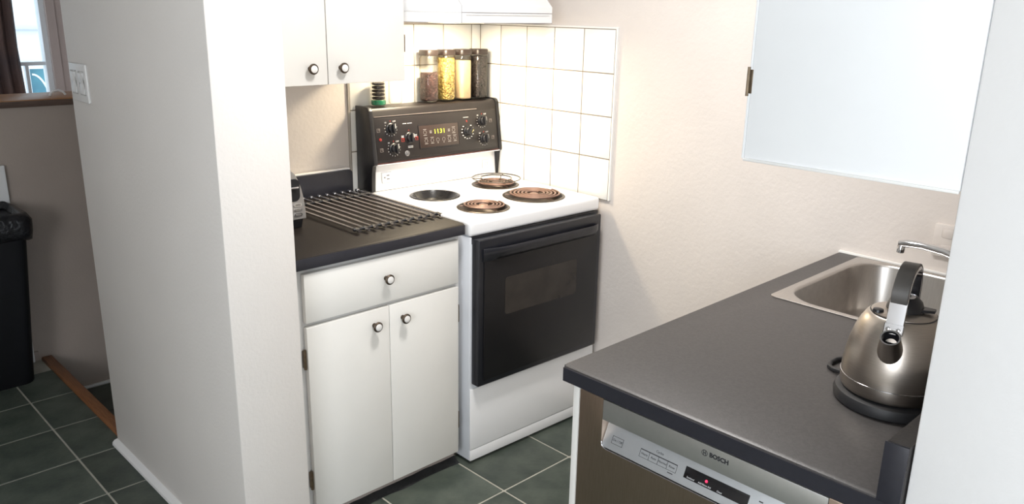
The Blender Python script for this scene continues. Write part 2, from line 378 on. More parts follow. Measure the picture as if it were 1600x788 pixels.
# wall tiles: right wall and back wall, each its own piece on a grout bed
TZ, TH, TW, TY0 = 1.5413, 0.160, 0.153, -0.066
gb = B(); box(gb, -0.0017, 0.0085, -0.677 - 0.004, BW, TZ - 4 * TH, TZ); lab(finish('grout', gb, M_grout, wall_right, 0), 'thin tan grout between the white tiles')
def tile_piece(parent, x0, x1, y0, y1, z0, z1):
    b = B(); box(b, x0, x1, y0, y1, z0, z1, 0.0016, 2); return finish('tile', b, M_tile, parent)
g = 0.0018
ys = [BW, TY0] + [TY0 - TW * k for k in range(1, 5)]
for r in range(4):
    for k in range(5):
        tile_piece(wall_right, -0.003, 0.004, ys[k + 1] + g, ys[k] - g, TZ - (r + 1) * TH + g, TZ - r * TH - g)
te = B(); box(te, -0.003, 0.0085, ys[5] - 0.008, ys[5] - 0.0005, TZ - 4 * TH, TZ + 0.008, 0.001, 1); box(te, -0.003, 0.0085, ys[5] - 0.0005, BW, TZ + 0.0005, TZ + 0.008, 0.001, 1)
lab(finish('tile_edge_strip', te, M_caulk, wall_right), 'white edging strip around the tiles')
XL = -0.672
gb = B(); box(gb, XL, -0.002, BW - 0.0017, BW + 0.0065, TZ - 4 * TH, TZ); finish('grout', gb, M_grout, wall_back, 0)
xs = [0.0, -0.055, -0.208, -0.361, -0.514, XL]
for r in range(4):
    for k in range(5):
        tile_piece(wall_back, xs[k + 1] + g, xs[k] - 0.004 * (k == 0) - g, BW - 0.003, BW + 0.004, TZ - (r + 1) * TH + g, TZ - r * TH - g)
te = B(); box(te, XL - 0.007, XL - 0.0005, BW - 0.003, BW + 0.0065, TZ - 4 * TH, TZ, 0.001, 1); lab(finish('tile_edge_strip', te, mat('grey_edging', (0.45, 0.42, 0.38), 0.6, var=0.1), wall_back), 'grey edging strip at the side of the tiles')

# ================================================================== BASE CABINET (left)
cab = thing('base_cabinet', 'white base cabinet with one drawer over two doors beside the stove', 'cabinet', (-1.0, -0.58, 0))
YD = -0.62
b = B(); box(b, -1.350, -0.690, -0.600, 0.055, 0.075, 0.873); finish('carcass', b, M_cabin, cab)
b = B(); box(b, -1.350, -0.690, -0.572, -0.556, 0.0, 0.075); finish('toe_kick', b, M_toe, cab)
b = B(); box(b, -1.292, -0.707, YD, -0.601, 0.7076, 0.8592, 0.0022); drawer = finish('drawer', b, M_cab, cab)
def cab_knob(parent, x, y, z):
    """round bronze knob with a white ceramic centre, standing out towards -y"""
    m = frame_mtx((x, y, z), (1, 0, 0), (0, 0, 1))
    k = B(); lathe(k, [(0.0075, 0), (0.0065, 0.004), (0.0055, 0.012), (0.0125, 0.016), (0.0165, 0.020), (0.0168, 0.0235), (0.0140, 0.0262)], n=24, mtx=m)
    k = finish('knob', k, M_brass, parent)
    c = B(); lathe(c, [(0.0118, 0.0255), (0.0112, 0.0278), (0.008, 0.0292), (0.003, 0.0298)], n=20, mtx=m)
    return k, c
def make_knob(parent, x, y, z, sub_parent):
    k, c = cab_knob(parent, x, y, z)
    lab(finish('knob_centre', c, M_ceram, sub_parent), 'white ceramic centre of the knob')
def hinge(parent, x, y, z, h=0.055, mtx=None):
    t = B(); box(t, x - 0.004, x + 0.004, y - 0.012, y + 0.004, z - h / 2, z + h / 2, 0.002); lathe(t, [(0.0045, z - h / 2 - 0.004), (0.0045, z + h / 2 + 0.004)], (x, y - 0.008), 10)
    return lab(finish('hinge', t, M_hinge, parent), 'bronze hinge')
make_knob(drawer, -1.006, YD, 0.789, drawer)
for (x0, x1, kx, hx) in ((-1.292, -0.9966, -1.055, -1.297), (-0.9946, -0.707, -0.945, -0.7025)):
    b = B(); box(b, x0, x1, YD, -0.601, 0.061, 0.6936, 0.0022); d = finish('door', b, M_cab, cab)
    make_knob(d, kx, YD, 0.643, d)
    hinge(d, hx, -0.603, 0.593); hinge(d, hx, -0.603, 0.185)
sl = B()
pts = []
for k in range(25):
    x = -1.35 + k * 0.66 / 24; pts.append((x, -0.575 - 0.026 - 0.012 * noise.noise((x * 9, 0.3, 0)), ))
t = bmesh.new(); loops(t, [[(x, y, 0.0008) for x, y in pts] , [(x, y + 0.01, 0.005) for x, y in pts], [(x, -0.5725, 0.016 + 0.006 * noise.noise((x * 14, 1, 0))) for x, y in pts]], False, False, closed=False); merge(sl, t)
struct('trim_4', sl, M_seal, label='dark sealant strip along the cabinet toe kick')

# left worktop
ct = thing('worktop', 'charcoal laminate worktop with low backsplash between partition and stove', 'countertop', (-1.0, -0.3, 0.875))
prof = [(0.055, 0.8745), (-0.600, 0.8745), (-0.622, 0.8745), (-0.629, 0.878), (-0.631, 0.886), (-0.631, 0.904), (-0.628, 0.911), (-0.619, 0.915), (0.055, 0.915)]
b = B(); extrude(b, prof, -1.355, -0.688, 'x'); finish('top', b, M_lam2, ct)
b = B(); box(b, -1.355, -0.6885, -0.6322, -0.6300, 0.8775, 0.9105, 0.0008); lab(finish('edge_shade_band', b, M_lamedge, ct), 'front edge band with its shade painted dark')
b = B(); t = bmesh.new()
loops(t, [[(p[0], y, p[1]) for p in ((-1.355, 0.915), (-0.690, 0.915), (-0.690, 0.988), (-0.694, 0.996), (-0.702, 1.000), (-1.355, 1.000))] for y in (0.055, 0.030)]); merge(b, t)
lab(finish('backsplash', b, M_lamedge, ct), 'dark upstand at the back of the worktop')
b = B(); box(b, -1.355, -0.694, 0.040, 0.061, 1.000, 1.006, 0.002); lab(finish('caulk_line', b, M_caulk, ct), 'pale caulk line above the backsplash')

# upper cabinet left
uc = thing('wall_cabinet', 'white two-door wall cabinet above the worktop beside the range hood', 'cabinet', (-1.0, 0.0, 1.364))
b = B(); box(b, -1.352, -0.695, -0.311, BW - 0.006, 1.3645, 2.10); finish('carcass', b, M_cab, uc)
for (x0, x1, kx) in ((-1.350, -1.0035, -1.066), (-1.0010, -0.700, -0.955)):
    b = B(); box(b, x0, x1, -0.330, -0.312, 1.3636, 2.10, 0.002); d = finish('door', b, M_cab, uc)
    make_knob(d, kx, -0.330, 1.415, d)
    if x1 > -0.8: hinge(d, -0.6975, -0.316, 1.487, 0.05)

# ================================================================== RANGE HOOD
hd = thing('range_hood', 'white slope-fronted range hood over the stove', 'range hood', (-0.36, -0.2, 1.557))
def hring(z, dy, e=0.0):
    # plan: back edge, chamfered sides, front
    return [(-0.692, BW - 0.005, z), (-0.692, -0.300, z), (-0.579, -0.486 + dy, z), (-0.142, -0.486 + dy, z), (-0.028, -0.300, z), (-0.028, BW - 0.005, z)]
b = B(); loops(b, [hring(1.5572, 0), hring(1.590, 0)]); finish('lower_rim', b, M_enamel, hd)
b = B(); loops(b, [hring(1.5905, 0.0035), hring(1.592, 0.0035), hring(1.5925, 0), hring(1.613, 0.0), hring(1.70, 0.085), hring(1.72, 0.10)]); finish('canopy', b, M_enamel, hd)
b = B(); box(b, -0.56, -0.16, -0.4885, -0.485, 1.583, 1.5855); lab(finish('trim_line', b, M_cabin, hd), 'grey trim line along the hood front')
def seam(pts): b = B(); tube(b, pts, 0.0009, 5); lab(finish('seam', b, mat('seam_grey', (0.30, 0.29, 0.29), 0.6, var=0.1), hd), 'thin grey seam of the hood')
seam([(-0.579, -0.4865, 1.5575), (-0.579, -0.4865, 1.613)]); seam([(-0.692, -0.3003, 1.5575), (-0.579, -0.4865, 1.5575)]); seam([(-0.579, -0.4865, 1.613), (-0.579, -0.4015, 1.70)]); seam([(-0.579, -0.4865, 1.5575), (-0.142, -0.4865, 1.5575)]); seam([(-0.579, -0.4866, 1.5912), (-0.142, -0.4866, 1.5912)])
b = B(); box(b, -0.45, -0.27, -0.26, -0.14, 1.5515, 1.5575, 0.002); lab(finish('lamp_lens', b, M_hoodl, hd), 'lit warm lamp lens under the hood')

# ================================================================== STOVE
SA = -0.0282
SM = Matrix.Translation((-0.0007, -0.0002, 0)) @ Matrix.Rotation(SA, 4, 'Z')
stove = thing('stove', 'white electric coil stove with black oven door and black control backguard', 'stove', (-0.0007, -0.0002, 0), SA)
def sfin(name, bm, m, parent=None, smooth=35):
    bm.transform(SM); return finish(name, bm, m, parent or stove, smooth)
b = B(); box(b, -0.649, -0.004, -0.652, 0.030, 0.012, 0.862, 0.003); sfin('body', b, M_enamelg)
for (u, w_) in ((-0.62, -0.57), (-0.03, -0.57), (-0.62, 0.0), (-0.03, 0.0)):
    b = B(); lathe(b, [(0.014, 0.0), (0.014, 0.006), (0.008, 0.007), (0.008, 0.014)], (u, w_), 14); sfin('foot', b, M_black)
burn = {'rear_left': (-0.491, -0.250, 0.097), 'front_left': (-0.470, -0.511, 0.097), 'front_right': (-0.191, -0.484, 0.121), 'rear_right': (-0.169, -0.234, 0.097)}
b = B(); t = bmesh.new()
box(t, -0.652, 0.000, -0.657, 0.030, 0.8637, 0.9155, 0.012, 4); merge(b, t)
cuts = []
for u, w_, r in burn.values():
    c = B(); lathe(c, [(r - 0.012, 0.880), (r - 0.012, 0.95)], (u, w_), 40); cuts.append(c)
b = cut(b, cuts); sfin('cooktop', b, M_enamel)
def coil(u, w_, r_out, turns, z=0.9275, r_in=0.026):
    pts = []; n = int(turns * 40)
    for k in range(n + 1):
        a = 2 * PI * k / 40; r = r_in + (r_out - r_in) * k / n
        pts.append((u + r * math.cos(a), w_ + r * math.sin(a), z))
    pts += [(pts[-1][0], pts[-1][1], z), (u + (r_out + 0.001) * math.cos(2 * PI * turns + 0.15), w_ + (r_out + 0.001) * math.sin(2 * PI * turns + 0.15), z - 0.008)]
    b = B(); tube(b, pts, (r_out - r_in) / turns * 0.27, 8, flat=0.85); return b
for key, (u, w_, r) in burn.items():
    empty = key == 'rear_left'
    b = B(); lathe(b, [(r - 0.006, 0.9150), (r, 0.9158), (r + 0.0005, 0.9172), (r - 0.004, 0.9195), (r - 0.010, 0.9190), (r - 0.015, 0.911), (r - 0.030, 0.892), (0.03, 0.886)], (u, w_), 48, cap0=False)
    pan = sfin('drip_pan', b, M_panblk if empty else M_pan)
    lab(pan, 'empty black drip pan' if empty else 'dark drip pan under the coil')
    if empty:
        b = B(); tube(b, [(u - 0.012 + 0.004, w_ + 0.008, 0.892), (u - 0.006, w_ + 0.003, 0.896), (u + 0.008, w_ - 0.004, 0.892)], 0.003, 8); lab(sfin('socket_clip', b, M_chrome, pan), 'bright clip in the empty pan')
    else:
        b = coil(u, w_, r - 0.021, 5 if r > 0.11 else 4)
        lathe(b, [(0.015, 0.918), (0.017, 0.925), (0.012, 0.9275)], (u, w_), 20)
        sp = b
        for a in (0.4, 2.5, 4.6):
            d = Vector((math.cos(a), math.sin(a), 0)); p0 = Vector((u, w_, 0.9205)); tube(sp, [p0 + d * 0.01, p0 + d * (r - 0.012)], 0.0018, 6)
        lab(sfin('coil_element', b, M_coil), 'brown heating coil')

# backguard
CPB, CPT = (-0.080, 1.027), (-0.052, 1.222)            # control face, bottom and top (w, z)
kk = (CPT[0] - CPB[0]) / (CPT[1] - CPB[1])
b = B(); extrude(b, [(0.034, 0.916), (-0.034, 0.916), (-0.040, 1.024), (-0.076, 1.024), (-0.0795, 1.030), (-0.0535, 1.222), (-0.046, 1.233), (-0.034, 1.2365), (0.034, 1.2365)], -0.634, -0.016, 'x'); guard = sfin('backguard', b, M_panel)
for (u0, u1) in ((-0.652, -0.634), (-0.016, 0.000)):
    b = B(); extrude(b, [(0.036, 0.917), (-0.062, 0.917), (-0.066, 0.99), (-0.072, 1.018), (-0.083, 1.024), (-0.084, 1.034), (-0.0565, 1.226), (-0.047, 1.238), (-0.034, 1.2405), (0.036, 1.2405)], u0, u1, 'x', 0.0015); lab(sfin('end_cap', b, M_black), 'black end cap of the backguard')
b = B(); extrude(b, [(-0.036, 0.917), (-0.061, 0.917), (-0.052, 1.020), (-0.036, 1.0235)], -0.6335, -0.0165, 'x', 0.0008); spl = sfin('splash_panel', b, M_enamel)
b = B(); box(b, -0.636, -0.012, -0.0835, -0.050, 1.0205, 1.0245, 0.001); lab(sfin('lower_lip', b, M_enamel), 'white lip under the control panel')
b = B(); box(b, -0.634, -0.016, -0.0835, -0.076, 1.0245, 1.0285, 0.001); lab(sfin('lower_line', b, mat('maroon_trim', (0.08, 0.025, 0.025), 0.4, var=0.1), ), 'maroon trim line under the controls')
def pm(u, z, out=0.0):
    """frame on the tilted control face"""
    n = Vector((0, -1, kk)).normalized()
    o = Vector((u, CPB[0] + kk * (z - CPB[1]), z)) + n * (out + 0.0022)
    return SM @ frame_mtx(o, (1, 0, 0), (0, kk, 1))
b = B(); box(b, -0.306, 0.306, -0.080, 0.080, -0.004, 0.0018, 0.001, mtx=pm(-0.325, 1.118, -0.002)); face = finish('control_face', b, M_panel, stove)
b = B(); box(b, -0.306, 0.200, -0.0012, 0.0012, 0, 0.002, mtx=pm(-0.325, 1.203, 0.0)); lab(finish('ledge_highlight', b, mat('panel_highlight_strip', (0.42, 0.36, 0.33), 0.3, 0.6, var=0.1), stove), 'thin painted highlight above the controls')  # highlight along the panel ledge painted as a bright strip
P0 = pm(0, 1.118); 
def face_mark(name, fn, m, parent=face): b = B(); fn(b); return finish(name, b, m, parent, 0)
KN = [(-0.559, 1.155, 0), (-0.553, 1.078, 0), (-0.477, 1.114, 0), (-0.181, 1.115, -38), (-0.099, 1.152, 0), (-0.095, 1.078, 0)]
for n_, (u, z, rot) in enumerate(KN):
    m = pm(u, z)
    b = B(); lathe(b, [(0.0215, 0), (0.0215, 0.003), (0.0185, 0.005), (0.0172, 0.016), (0.0150, 0.018)], n=28, mtx=m)
    box(b, -0.0052, 0.0052, -0.0175, 0.0175, 0.015, 0.026, 0.002, 2, mtx=m @ Matrix.Rotation(math.radians(rot), 4, 'Z'))
    k = finish('knob', b, M_black, stove)
    b = B(); box(b, 0.0075, 0.0115, 0.000, 0.016, 0.0175, 0.0186, mtx=m @ Matrix.Rotation(math.radians(rot), 4, 'Z')); lab(finish('pointer', b, M_mark if n_ != 3 else mat('yellow_print', (0.75, 0.65, 0.12), 0.5, var=0.05), k), 'bright pointer line')
    b = B()
    if n_ == 3:
        for q in range(12):
            a = math.radians(50 - 25 * q)
            box(b, -0.0034, 0.0034, -0.0017, 0.0017, 0, 0.0004, mtx=m @ Matrix.Translation((0.030 * math.cos(a), 0.030 * math.sin(a), 0)))
        e_ = B(); box(e_, -0.014, 0.014, -0.0010, 0.0010, 0, 0.0004, mtx=m @ Matrix.Translation((-0.004, 0.058, 0))); finish('printed_word', e_, M_mark, face, 0)
    elif n_ == 2:
        for sx in (-1, 1):
            e_ = B()
            for yy in (0.004, 0.009): box(e_, sx * 0.031 - 0.006, sx * 0.031 + 0.006, yy - 0.001, yy + 0.001, 0, 0.0004, mtx=m)
            finish('printed_word', e_, M_mark, face, 0)
        e_ = B(); box(e_, -0.026, -0.008, 0.055, 0.0572, 0, 0.0004, mtx=m); box(e_, -0.004, 0.018, 0.055, 0.0572, 0, 0.0004, mtx=m); finish('printed_word', e_, M_mark, face, 0)
        for yy in (-0.033, -0.038): box(b, -0.010, 0.014, yy - 0.001, yy + 0.001, 0, 0.0004, mtx=m)
    else:
        for q in range(11):
            a = math.radians(35 - 24.5 * q)
            box(b, -0.0009, 0.0026, -0.0009, 0.0009, 0, 0.0004, mtx=m @ Matrix.Rotation(a, 4, 'Z') @ Matrix.Translation((0.0268, 0, 0)))
        text_bm(b, 'OFF', 0.0085, m @ Matrix.Translation((0.018, 0.027, 0))); text_bm(b, 'HI', 0.0085, m @ Matrix.Translation((-0.022, 0.024, 0)))
    lab(finish('dial_marks', b, M_mark, face, 0), 'printed white dial marks around a knob')
    b = B(); ring(b, 0, 0.029 if n_ != 3 else 0.040, 0.003, 0.001, m, n=4)
    finish('dial_triangle', b, M_markr, face, 0)
# small burner pictograms, warning lamps
for (u, z) in ((-0.616, 1.152), (-0.610, 1.077), (-0.052, 1.150), (-0.046, 1.080), (-0.508, 1.108), (-0.442, 1.109)):
    b = B(); rect_outline(b, 0, 0, 0.014, 0.014, 0.0012, pm(u, z)); ring(b, 0.002, 0.002, 0.0035, 0.001, pm(u, z), n=10)
    lab(finish('burner_symbol', b, mat('grey_print', (0.25, 0.22, 0.21), 0.5, var=0.05) if u < -0.55 or u > -0.1 else M_markr, face, 0), 'small printed square symbol')
b = B(); lathe(b, [(0.0062, 0), (0.0055, 0.0025), (0.0025, 0.004)], n=16, mtx=pm(-0.612, 1.117)); lab(finish('indicator_lamp', b, mat('red_lens', (0.35, 0.02, 0.015), 0.2, var=0.1, coat=0.5), face), 'small red indicator lamp')
b = B(); ring(b, 0, 0, 0.0045, 0.0045, pm(-0.183, 1.158), n=3); finish('warning_mark', b, M_markr, face, 0)
# badge (round emblem)
m = pm(-0.494, 1.055)
b = B(); lathe(b, [(0.0108, 0), (0.0108, 0.0014), (0.0098, 0.002)], n=28, mtx=m); bad = lab(finish('badge', b, mat('badge_silver', (0.40, 0.40, 0.42), 0.35, 0.5, var=0.1), stove), 'round silver maker emblem')
b = B(); ring(b, 0, 0, 0.0094, 0.0010, m @ Matrix.Translation((0, 0, 0.002)))
for sx in (-1, 1):
    pts = [m @ Vector((sx * (0.0012 + 0.0036 * math.sin(a)), 0.0048 * math.cos(a), 0.0022)) for a in [0.3 + 0.42 * q for q in range(13)]]
    tube(b, pts, 0.0006, 5)
for q in range(4):
    a = PI / 4 + q * PI / 2; box(b, -0.0012, 0.0012, -0.0005, 0.0005, 0, 0.0004, mtx=m @ Matrix.Translation((0.0072 * math.cos(a), 0.0072 * math.sin(a), 0.002)))
finish('badge_script', b, M_dark, bad, 0)
# clock display with buttons
m = pm(-0.330, 1.112)
b = B(); box(b, -0.099, 0.099, -0.045, 0.045, 0, 0.0016, 0.0008, mtx=m); clock = lab(finish('clock_console', b, mat('clock_face_brown', (0.040, 0.026, 0.022), 0.25, var=0.1), stove), 'recessed digital clock console')
b = B(); rect_outline(b, 0, 0, 0.202, 0.092, 0.0016, m @ Matrix.Translation((0, 0, 0.0012)), 0.0012); finish('console_rim', b, M_black, clock, 0)
b = B(); text_bm(b, '1131', 0.0250, m @ Matrix.Translation((0.002, 0.0155, 0.002)), bold=0.0001, space=1.22); lab(finish('clock_digits', b, M_digit, clock, 0), 'yellow green clock digits reading 1131')
b = B()
for (u, z) in ((-0.401, 1.128), (-0.256, 1.127), (-0.398, 1.0945), (-0.368, 1.0945), (-0.340, 1.0945), (-0.310, 1.0945), (-0.281, 1.0945), (-0.252, 1.0945)):
    mm = pm(u, z, 0.0016); ring(b, 0, 0, 0.0075, 0.0007, mm, n=18)
    if abs(u + 0.325) > 0.03:
        for yy in (0.0115, -0.0115): box(b, -0.008, 0.008, yy - 0.0008, yy + 0.0008, 0, 0.0004, mtx=mm)
    else: box(b, -0.0016, 0.0016, -0.0135, -0.0100, 0, 0.0004, mtx=mm)
for sx in (-0.0425, 0.050):
    for yy in (0.012, 0.016, 0.020): box(b, sx - 0.005, sx + 0.005, yy - 0.0008, yy + 0.0008, 0, 0.0004, mtx=m @ Matrix.Translation((0, 0, 0.0016)))
lab(finish('button_marks', b, mat('button_print', (0.38, 0.36, 0.35), 0.5, var=0.05), clock, 0), 'white printed button circles')
b = B(); box(b, -0.075, 0.075, -0.0008, 0.0008, 0, 0.0006, mtx=pm(-0.325, 1.060)); finish('slot_line', b, M_black, face, 0)
# small outlet and switch set into the white splash panel
def sp_m(u, z): return SM @ frame_mtx((u, -0.061 + (z - 0.917) * 0.0874 - 0.0006, z), (1, 0, 0), (0, 0.0874, 1))
m = sp_m(-0.580, 0.966)
b = B(); box(b, -0.022, 0.022, -0.020, 0.020, -0.001, 0.0025, 0.001, mtx=m); so_ = lab(finish('outlet', b, M_enamel, stove), 'small white socket in the splash panel')
b = B(); rect_outline(b, 0, 0, 0.045, 0.041, 0.0010, m, 0.0012)
for (x, y) in ((0.006, 0.008), (0.006, -0.006)): box(b, x - 0.006, x + 0.006, y - 0.0016, y + 0.0016, 0.002, 0.0030, mtx=m)
box(b, -0.012, -0.007, -0.002, 0.003, 0.002, 0.0030, mtx=m); lab(finish('outlet_slots', b, mat('slot_grey', (0.16, 0.15, 0.15), 0.6, var=0.1), so_, 0), 'dark slots of the socket')
m = sp_m(-0.072, 0.966)
b = B(); box(b, -0.018, 0.018, -0.017, 0.017, -0.001, 0.0022, 0.001, mtx=m); sw_ = lab(finish('lamp_button', b, M_enamel, stove), 'small square button in the splash panel')
b = B(); rect_outline(b, 0, 0, 0.037, 0.035, 0.0009, m, 0.0010); ring(b, 0.003, 0, 0.008, 0.0012, m @ Matrix.Translation((0, 0, 0.0022))); finish('button_outline', b, mat('pale_grey_line', (0.42, 0.41, 0.42), 0.5, var=0.05), sw_, 0)

# oven door
b = B(); box(b, -0.6420, -0.0060, -0.6535, -0.640, 0.838, 0.8634, 0.001); lab(sfin('gap_shade', b, M_black), 'dark strip painting the shade under the cooktop lip')  # black strip stands in for the shaded gap between lip and door
b = B(); box(b, -0.643, -0.028, -0.692, -0.6535, 0.320, 0.8585, 0.005, 3); od = sfin('oven_door', b, M_ovenfr)
b = B(); box(b, -0.622, -0.050, -0.6985, -0.685, 0.342, 0.800, 0.002); sfin('door_glass', b, M_ovenblk, od)
t = bmesh.new(); loops(t, [[(x, w_, z) for x, z, _ in rrect(-0.527, -0.164, 0.570, 0.708, 0.014, 0)] for w_ in (-0.690, -0.6995)]); b = B(); merge(b, t); lab(sfin('door_window', b, M_ovenwin, od), 'brown tinted oven window')
# the grip: the top of the front panel swells outwards, its ends sweep back to the door
rings = []
for u, e in ((-0.628, 0.0), (-0.600, 0.35), (-0.560, 0.8), (-0.520, 1.0), (-0.120, 1.0), (-0.085, 0.85), (-0.066, 0.45), (-0.056, 0.0)):
    o_ = 0.024 * e
    rings.append([(u, -0.6925, 0.782), (u, -0.6985, 0.782), (u, -0.7000 - o_, 0.806), (u, -0.7000 - o_, 0.826), (u, -0.6975 - o_, 0.829), (u, -0.6945 - o_ * 0.8, 0.827), (u, -0.6925 - o_ * 0.55, 0.800)])
b = B(); loops(b, rings); lab(sfin('handle', b, M_ovenfr, od, 50), 'black moulded grip across the top of the door')
# storage drawer
b = B(); box(b, -0.650, -0.002, -0.659, -0.6525, 0.058, 0.300, 0.003, 2); sd = sfin('storage_drawer', b, M_enamel)
b = B(); box(b, -0.649, -0.004, -0.6575, -0.6525, 0.012, 0.0555, 0.002); sfin('kick_panel', b, M_enamel)

# ================================================================== WIRE TRIVET on rear right burner
def S(u, w_, z): return SM @ Vector((u, w_, z))
tc = S(-0.180, -0.252, 0)
trv = thing('wire_trivet', 'round wire trivet standing on the rear right coil burner', 'trivet', (tc.x, tc.y, 0.931))
def circ(c, r, z, n=48): return [(c[0] + r * math.cos(2 * PI * k / n), c[1] + r * math.sin(2 * PI * k / n), z) for k in range(n)]
b = B(); tube(b, circ(tc, 0.098, 0.9475), 0.0022, 8, True); finish('outer_ring', b, M_wire, trv)
b = B(); tube(b, circ(tc, 0.062, 0.9475), 0.0020, 8, True); finish('inner_ring', b, M_wire, trv)
for q in range(3):
    a = 0.5 + q * 2 * PI / 3; d = Vector((math.cos(a), math.sin(a), 0)); p = Vector((tc.x, tc.y, 0))
    b = B(); tube(b, [p + d * 0.0975 + Vector((0, 0, 0.9475)), p + d * 0.075 + Vector((0, 0, 0.9465)), p + d * 0.060 + Vector((0, 0, 0.9455)), p + d * 0.055 + Vector((0, 0, 0.934)), p + d * 0.040 + Vector((0, 0, 0.934))], 0.002, 8); finish('leg', b, M_wire, trv)

# ================================================================== JARS on the backguard
ZG = 1.2415
def rsq(s, r, z, c): return rrect(c.x - s, c.x + s, c.y - s, c.y + s, r, z, 4)
def canister(u, label, gm, fill, name_fill, bumpy=0.0):
    c = S(u, -0.002, 0); t = thing('storage_jar', label, 'jar', (c.x, c.y, ZG), SA, 'lidded glass jars on the stove backguard')
    s = 0.0325
    b = B(); loops(b, [rsq(s - 0.005, 0.016, ZG, c), rsq(s - 0.001, 0.018, ZG + 0.004, c), rsq(s, 0.018, ZG + 0.010, c), rsq(s, 0.018, ZG + 0.168, c), rsq(s - 0.003, 0.018, ZG + 0.176, c), rsq(s - 0.004, 0.018, ZG + 0.182, c)], True, False); finish('glass', b, M_glass, t, 50)
    b = B(); loops(b, [rsq(s - 0.0015, 0.018, ZG + 0.180, c), rsq(s + 0.0008, 0.018, ZG + 0.1815, c), rsq(s + 0.0008, 0.018, ZG + 0.199, c), rsq(s - 0.001, 0.017, ZG + 0.202, c)]); l = lab(finish('lid', b, M_lid, t), 'dark brown lid')
    b = B(); loops(b, [rsq(s - 0.0065, 0.015, ZG + 0.003, c), rsq(s - 0.003, 0.016, ZG + 0.008, c), rsq(s - 0.0026, 0.016, fill - 0.004, c), rsq(s - 0.005, 0.014, fill, c)])
    if bumpy:
        bmesh.ops.subdivide_edges(b, edges=list(b.edges), cuts=2, use_grid_fill=True)
        for v in b.verts:
            if v.co.z > fill - 0.006: v.co.z += bumpy * noise.noise(v.co * 90)
    lab(finish(name_fill, b, gm, t), {'beans': 'loose beans inside the jar', 'peas': 'yellow split peas inside the jar', 'grain': 'pale fine grain inside the jar'}[name_fill])
canister(-0.328, 'glass jar half full of brown beans on the stove backguard', M_beans, ZG + 0.112, 'beans', 0.010)
canister(-0.241, 'glass jar filled with yellow green split peas on the stove', M_peas, ZG + 0.170, 'peas')
canister(-0.155, 'glass jar of pale fine grain on the stove backguard', M_flour, ZG + 0.158, 'grain')
canister(-0.068, 'glass jar filled with black beans next to the tiled corner', M_blackb, ZG + 0.174, 'beans')
c = S(-0.571, -0.002, 0); t = thing('capsule_jar', 'ribbed glass jar on a green base holding stacked dark discs', 'jar', (c.x, c.y, ZG))
b = B(); lathe(b, [(0.026, ZG), (0.0285, ZG + 0.003), (0.0285, ZG + 0.017), (0.026, ZG + 0.019)], (c.x, c.y), 32); lab(finish('base', b, M_green, t), 'green glass base')
prof = [(0.026, ZG + 0.019)]
for k in range(5):
    z = ZG + 0.020 + k * 0.0135; prof += [(0.0262, z), (0.0282, z + 0.004), (0.0282, z + 0.009), (0.0262, z + 0.013)]
prof += [(0.0265, ZG + 0.095), (0.0285, ZG + 0.098), (0.0285, ZG + 0.118), (0.024, ZG + 0.125), (0.022, ZG + 0.150)]
b = B(); lathe(b, prof, (c.x, c.y), 32, cap0=False, cap1=False); finish('glass', b, M_glass, t)
for k in range(5):
    z = ZG + 0.021 + k * 0.0135; b = B(); lathe(b, [(0.020, z), (0.0245, z + 0.003), (0.0245, z + 0.008), (0.020, z + 0.0105)], (c.x, c.y), 28); lab(finish('disc', b, M_pods, t), 'dark round disc')
c = S(-0.492, -0.002, 0); t = thing('clear_bottle', 'clear empty glass bottle between the ribbed jar and the bean jar', 'bottle', (c.x, c.y, ZG))
b = B(); lathe(b, [(0.020, ZG), (0.0255, ZG + 0.003), (0.027, ZG + 0.010), (0.027, ZG + 0.135), (0.024, ZG + 0.150), (0.012, ZG + 0.165)], (c.x, c.y), 32, cap1=False); finish('glass', b, M_glass, t)
b = B(); lathe(b, [(0.013, ZG + 0.163), (0.0145, ZG + 0.165), (0.0145, ZG + 0.185), (0.012, ZG + 0.187)], (c.x, c.y), 24); finish('cap', b, M_lid, t)

# ================================================================== ROLL-UP RACK on the left worktop
rk = thing('drying_rack', 'roll-up drying rack of steel rods lying on the left worktop', 'rack', (-0.87, -0.27, 0.915))
for k in range(11):
    x = -1.032 + k * 0.0332
    b = B(); y0 = -0.520 - 0.002 * math.sin(k * 2.1); tube(b, [(x, y0, 0.9262), (x, -0.005, 0.9262)], 0.0042, 10); finish('rod', b, M_rod, rk)
    for y in (y0 + 0.002, -0.012):
        b = B(); tube(b, [(x, y - 0.006, 0.9262), (x, y + 0.006, 0.9262)], 0.0062, 10); finish('rod_tip', b, M_chrome, rk)
for y in (-0.498, -0.090):
    b = B()
    tube(b, [(-1.040 + q * 0.00425, y, 0.9258 + 0.0) for q in range(83)], [0.0046 + 0.0020 * math.cos(2 * PI * (q * 0.00425 - 0.008) / 0.0332) for q in range(83)], 10)
    lab(finish('silicone_cord', b, M_rubber, rk), 'black cord joining the rods')

